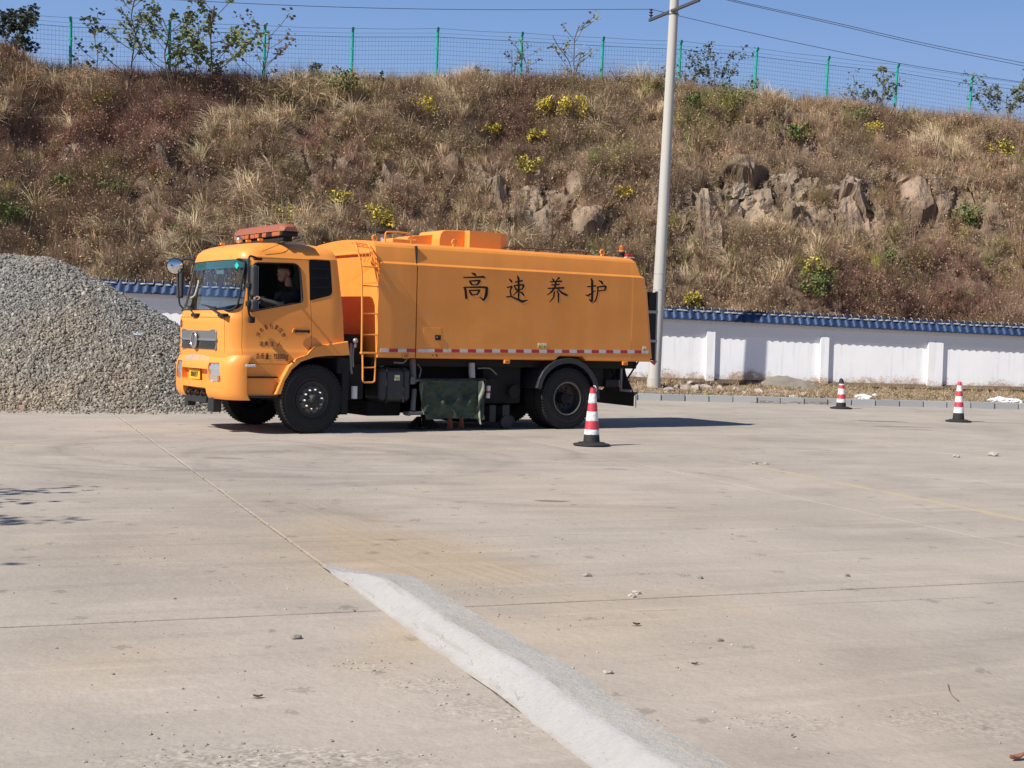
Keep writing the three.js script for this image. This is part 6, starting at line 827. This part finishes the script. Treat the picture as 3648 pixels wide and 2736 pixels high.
// ------------------------------------------------------------------ low mortared kerb in the foreground
{
  const o = thing('ramped_kerb', 'low concrete kerb with a whitewashed sloping side and tapered end', 'kerb');
  const L = s => toXZ(s, .02 + .025 * noise(s * 1.6, 3) + .012 * noise(s * 6, 8)), n = 90, white = [], top = [], side = [];
  const wm = dataMap(1024, 256, (i, j) => { const x = i / 1024 * 8, y = j / 256; const k = 1 + .06 * fbm(x * 4, y * .7, 4) + .05 * fbm(x * 22, y * 3.7, 3) + .03 * noise(x * 70, y * 12), e = clamp(.16 + .16 * fbm(x * 3, 2, 4) - y) * 6, sc = clamp((fbm(x * 2.2 + 40, y * 5, 4) - .28) * 5), d = clamp(e + (fbm(x * 20, y * 9, 3)) * .5 * (e > .05 ? 1 : 0)); const h = hash(Math.floor(i / 3), Math.floor(j / 4)) < .012 ? .8 : 1; return [lerp(.355, .29, d * .7) * k * h * (1 - .1 * sc), lerp(.342, .245, d * .7) * k * h * (1 - .12 * sc), lerp(.332, .20, d * .7) * k * h * (1 - .16 * sc)]; }, true);
  const gm = dataMap(1024, 256, (i, j) => { const x = i / 1024 * 8, y = j / 256, st = fbm(x * 2.5, y * 5, 4), k = 1 + .14 * fbm(x * 3, y * .6, 4) + .05 * st + .08 * fbm(x * 20, y * 3.8, 3) + .05 * noise(x * 64, y * 12), d = clamp(fbm(x * 1.3 + 9, y * 3, 4) * 1.5); return [lerp(.37, .375, d) * k, lerp(.347, .338, d) * k, lerp(.315, .285, d) * k]; }, true);
  const kerbBump = soilBump.clone(); kerbBump.repeat.set(24, .55); kerbBump.needsUpdate = true;
  const hgt = s => .10 * smooth(-1.5, -.3, s), run = s => lerp(.03, .145, smooth(-1.5, -.4, s)), wid = s => lerp(.1, .185, smooth(-1.5, -.6, s));
  const P = (s, q) => {                                                  // q: 0 left foot .. 1 crest of the white side .. 2 right edge .. 3 right foot
    const t0 = -.022 + .014 * noise(s * 1.1, 3) + .008 * noise(s * 6, 8), h = hgt(s), r = run(s), w = wid(s); let t, y;
    if (q <= 1) { t = t0 + r * q; y = h * (q < .8 ? q * 1.1 : .88 + .12 * Math.sin((q - .8) / .2 * 1.57)) + .0025 * noise(s * 9, q * 4) * smooth(-1.4, -1, s); } else if (q <= 2) { t = t0 + r + w * (q - 1); y = h * (1 - .06 * (q - 1)) + .0016 * noise(s * 12, q * 9); } else { t = t0 + r + w + .008 * (q - 2) + .004 * noise(s * 7, 1) * (q - 2); y = h * .94 * (3 - q); }
    const [x, z] = toXZ(s, t); return V3(x, Math.max(y, 0) - .003 * (q == 0 || q == 3), z);
  };
  part(o, 'whitewashed_side', grid(n * 3, 10, (a, b) => P(lerp(-1.5, 6.5, a), b)), new THREE.MeshStandardMaterial({ map: wm, roughness: .9, side: THREE.DoubleSide, bumpMap: kerbBump, bumpScale: .003 }));
  part(o, 'top', grid(n * 3, 8, (a, b) => P(lerp(-1.5, 6.5, a), 1 + b)), new THREE.MeshStandardMaterial({ map: gm, roughness: .95, side: THREE.DoubleSide, bumpMap: kerbBump, bumpScale: .004 }));
  part(o, 'right_face', grid(n * 3, 3, (a, b) => P(lerp(-1.5, 6.5, a), 2 + b)), std(.33, .32, .3, .95));
}

// ------------------------------------------------------------------ small things lying about
{
  const onVerge = (px, py) => { let p = onGround(px, py, .2); for (let k = 0; k < 5; k++) p = onGround(px, py, vergeH(p.x, p.z)); if (p.z > kerbZ(p.x) - .35) { const d = ray(px, py); p = d.multiplyScalar((kerbZ(p.x) - .4) / d.z); p.y = vergeH(p.x, p.z); } return p; };
  const R = rng(314), geos = [0, 1, 2].map(i => blob(1, 200 + i, 1, .25));
  // loose grit swept over the yard
  const l = [[], [], []];
  const put = (x, z, s, c) => l[Math.floor(R() * 3)].push([x, s * .35, z, V3(s * (1 + R() * .6), s * .7, s), R() * 6.28, ...c, 0, 0]);
  for (let i = 0; i < 1000; i++) { const z = -lerp(4.6, 26, R() * R()), x = (R() - .5) * .8 * -z, k = .6 + R() * .7; if (fbm(x * .5, z * .5, 3) < .02 && R() < .75) continue; put(x, z, .0022 + R() * R() * .006, [.33 * k, .29 * k, .24 * k]); }
  for (const d of coarse) for (let i = 0; i < 16; i++) { const a = R() * 6.28, q = Math.sqrt(R()), k = .65 + R() * .6; put(d[0] + Math.cos(a) * d[2] * q, d[1] + Math.sin(a) * d[3] * q * 1.3, .0022 + R() * .0045, [.36 * k, .32 * k, .27 * k]); }
  for (const [px, py, n, sp] of [[1450, 1255, 40, .25], [1020, 1268, 60, .3], [1490, 1000, 20, .3], [300, 1205, 40, .3], [1180, 1350, 50, .35], [1600, 1420, 60, .4], [1300, 1180, 50, .4], [1000, 1170, 50, .5], [640, 1075, 30, .5]]) { const p = onGround(px, py); for (let i = 0; i < n * .5; i++) { const k = .6 + R() * .7; put(p.x + (R() - .5) * 2 * sp, p.z + (R() - .5) * 2.4 * sp, .0025 + R() * R() * .006, [.36 * k, .31 * k, .25 * k]); } }
  l.forEach((q, i) => scatter('grit', 'loose grit scattered over the concrete yard', 'grit', geos[i], q, std(1, 1, 1, .95)));
  // stones one can pick out
  for (const [px, py, s, c] of [[1313, 1455, .017, .38], [1512, 1250, .018, .28], [2145, 985, .06, .36], [1630, 1003, .03, .36], [1655, 1003, .026, .34], [1365, 1290, .02, .45], [1375, 1283, .02, .42], [2065, 988, .04, .35], [640, 1380, .02, .22], [1268, 1245, .02, .3], [1830, 1245, .016, .2], [1555, 1385, .014, .2]]) { const p = onGround(px, py), m = solo('stone', geos[Math.floor(R() * 3)], std(c, c * .9, c * .78, .95), 'small loose stone lying on the open concrete', 'stone', 'loose stones on the concrete', [p.x, s * .4, p.z]); m.scale.set(s * 1.4, s * .7, s); m.rotation.y = R() * 6; }
  // rubble beside the pole
  for (const [px, py, s] of [[1445, 846, .26], [1462, 838, .2], [1478, 832, .2], [1490, 829, .22], [1507, 827, .24], [1519, 834, .22], [1530, 845, .24], [1504, 841, .3], [1482, 846, .28], [1556, 842, .17], [1570, 848, .15], [1590, 848, .2], [1608, 846, .16], [1640, 846, .18], [1513, 828, .18], [1540, 838, .14], [1735, 856, .16], [1770, 850, .14]]) {
    const p = onVerge(px, py + 3), c = .30 + R() * .14, m = solo('rubble_stone', geos[Math.floor(R() * 3)], std(c, c * .84, c * .7, .95, { bumpMap: soilBump, bumpScale: .02 }), 'broken pinkish stone in the rubble on the verge near the pole', 'stone', 'rubble on the verge', [p.x, vergeH(p.x, p.z) + s * .22, p.z]); m.scale.set(s * .62, s * .4, s * .5); m.rotation.set((R() - .5) * .6, R() * 6, (R() - .5) * .6);
  }
  for (const [px, py, s, lb] of [[1865, 862, .24, 'crumpled white plastic bag on the verge behind the kerb'], [1890, 858, .16, 'crumpled white plastic bag on the verge behind the kerb'], [2160, 870, .26, 'crumpled white plastic bag on the verge behind the kerb'], [2190, 873, .2, 'crumpled white plastic bag on the verge behind the kerb'], [1710, 856, .1, 'crumpled white plastic bag on the verge behind the kerb']]) { const p = onVerge(px, py + 3), m = solo('plastic_bag', blob(1, Math.floor(R() * 999), 2, .3), phy(.66, .67, .68, .5), lb, 'litter', 'plastic bags on the verge', [p.x, vergeH(p.x, p.z) + s * .2, p.z]); m.scale.set(s, s * .4, s * .5); m.rotation.y = R() * 3; }
  { const x = 8.1, g = grid(30, 24, (a, b) => { const q = V3(x + (a - .5) * 2.3, 0, wallZ(x) + .02 + b * 1.3), r = Math.hypot((a - .5) * 2, b); q.y = Math.max(-.02, vergeH(q.x, q.z) - .05 + .43 * Math.max(0, 1 - r) ** .9 + .05 * fbm(q.x * 4, q.z * 4, 3)); return q; }); solo('sand_heap', g, std(.2, .175, .145, 1, { bumpMap: soilBump, bumpScale: .01 }), 'small grey sand heap against the foot of the white wall', 'sand heap'); }
  { const p = onGround(1700, 873), g = []; for (let i = 0; i < 26; i++) { const x = (R() - .5) * 1.7, z = (R() - .5) * .3, a = R() * 3; g.push(rod(V3(x, .015 + R() * .05, z), V3(x + Math.cos(a) * .3, .02 + R() * .07, z + Math.sin(a) * .1), .006, .003, 4)); } solo('twig_pile', merge(g), std(.15, .10, .06, .95), 'low pile of brown twigs lying along the kerb', 'twigs', undefined, [p.x, 0, p.z]); }
  // fallen leaves and a stalk near the camera
  const leaf = (L, w, curl) => grid(10, 6, (a, b) => { const x = (a - .5) * L, h = Math.sin(Math.PI * Math.min(1, a * 1.02)) ** .7 * w; return V3(x, .004 + curl * (Math.abs(b - .5) * 2) ** 2 * w + .25 * curl * (a - .5) ** 2 * L * 4, (b - .5) * h); });
  for (const [px, py, L, c, lb, ry] of [[2196, 1643, .075, [.30, .13, .08], 'curled red-brown dry leaf at the near edge of the yard', .5], [1712, 1548 + 45, .03, [.30, .24, .16], 'small curled tan leaf on the concrete', 1], [1500, 1437, .035, [.11, .08, .05], 'small dark leaf lying alone on the concrete', .3], [1375, 1351, .04, [.06, .03, .025], 'dark narrow leaf beyond the low kerb', -.3], [557, 1508, .04, [.10, .09, .07], 'dark shrivelled leaf on the left of the yard', .2]]) { const p = onGround(px, py), m = solo('fallen_leaf', leaf(L, L * .36, .5), std(...c, .85), lb, 'leaf', undefined, [p.x, .001, p.z]); m.rotation.y = ry; }
  { const pts = [[2047, 1480], [2051, 1496], [2060, 1508], [2070, 1516]].map(([x, y]) => onGround(x, y).setY(.006)); solo('dry_stalk', tube(pts, .0022, 5, .5), std(.2, .17, .13, .9), 'thin curved dry stalk lying on the concrete', 'stalk'); }
  // sparse grass in the joint under the kerb
  const gl = []; for (let i = 0; i < 14; i++) { const s = lerp(-1.2, 2.4, R()), [x, z] = toXZ(s, .01 + .02 * R()); gl.push([x, 0, z, .07 + R() * .1, R() * 6.28, .24, .2, .12, .9 * (R() - .5), .9 * (R() - .5)]); } scatter('kerb_grass', 'sparse dry grass blades at the foot of the whitewashed kerb', 'grass', bladeTuft(91, 3, .55, .007, .9), gl);
}
// ------------------------------------------------------------------ trees beside the yard, outside the frame on the left: only its shadow reaches in
for (const [seed, tx, tz, lb] of [[606, -9.0, -8.0, 'leafy young tree beside the yard, the one farther from the low kerb'], [607, -10.45, -6.4, 'leafy young tree beside the yard, the one closer to the low kerb']]) {
  const R = rng(seed), o = thing('roadside_tree', lb, 'tree', [tx, 0, tz]), wood = [tube([V3(0, -.1, 0), V3(.05, 1.4, 0), V3(-.03, 2.8, .05), V3(.05, 4.6, 0)], .09, 8)], lf = [];
  for (let i = 0; i < 34; i++) { const f = 1.5 + R() * 3, a = R() * 6.28, L = .9 + R() * 1.7, b = V3(0, f, 0), e = V3(Math.cos(a) * L, f + .2 + R() * .9, Math.sin(a) * L); wood.push(tube([b, b.clone().lerp(e, .5).add(V3(0, -.08, 0)), e], .02, 5, .5, 4)); for (let k = 0; k < 80; k++) { const q = b.clone().lerp(e, .35 + .75 * R()).add(V3((R() - .5) * .4, (R() - .5) * .35, (R() - .5) * .4)); leafGeo(lf, q, .10 + R() * .09, R, .3); } }
  part(o, 'trunk', merge(wood), std(.13, .1, .075, .9)); const g = new THREE.BufferGeometry(); g.setAttribute('position', new THREE.Float32BufferAttribute(lf, 3)); g.computeVertexNormals(); part(o, 'crown', g, leafMat(.07, .11, .03));
}

renderer.render(scene, camera);
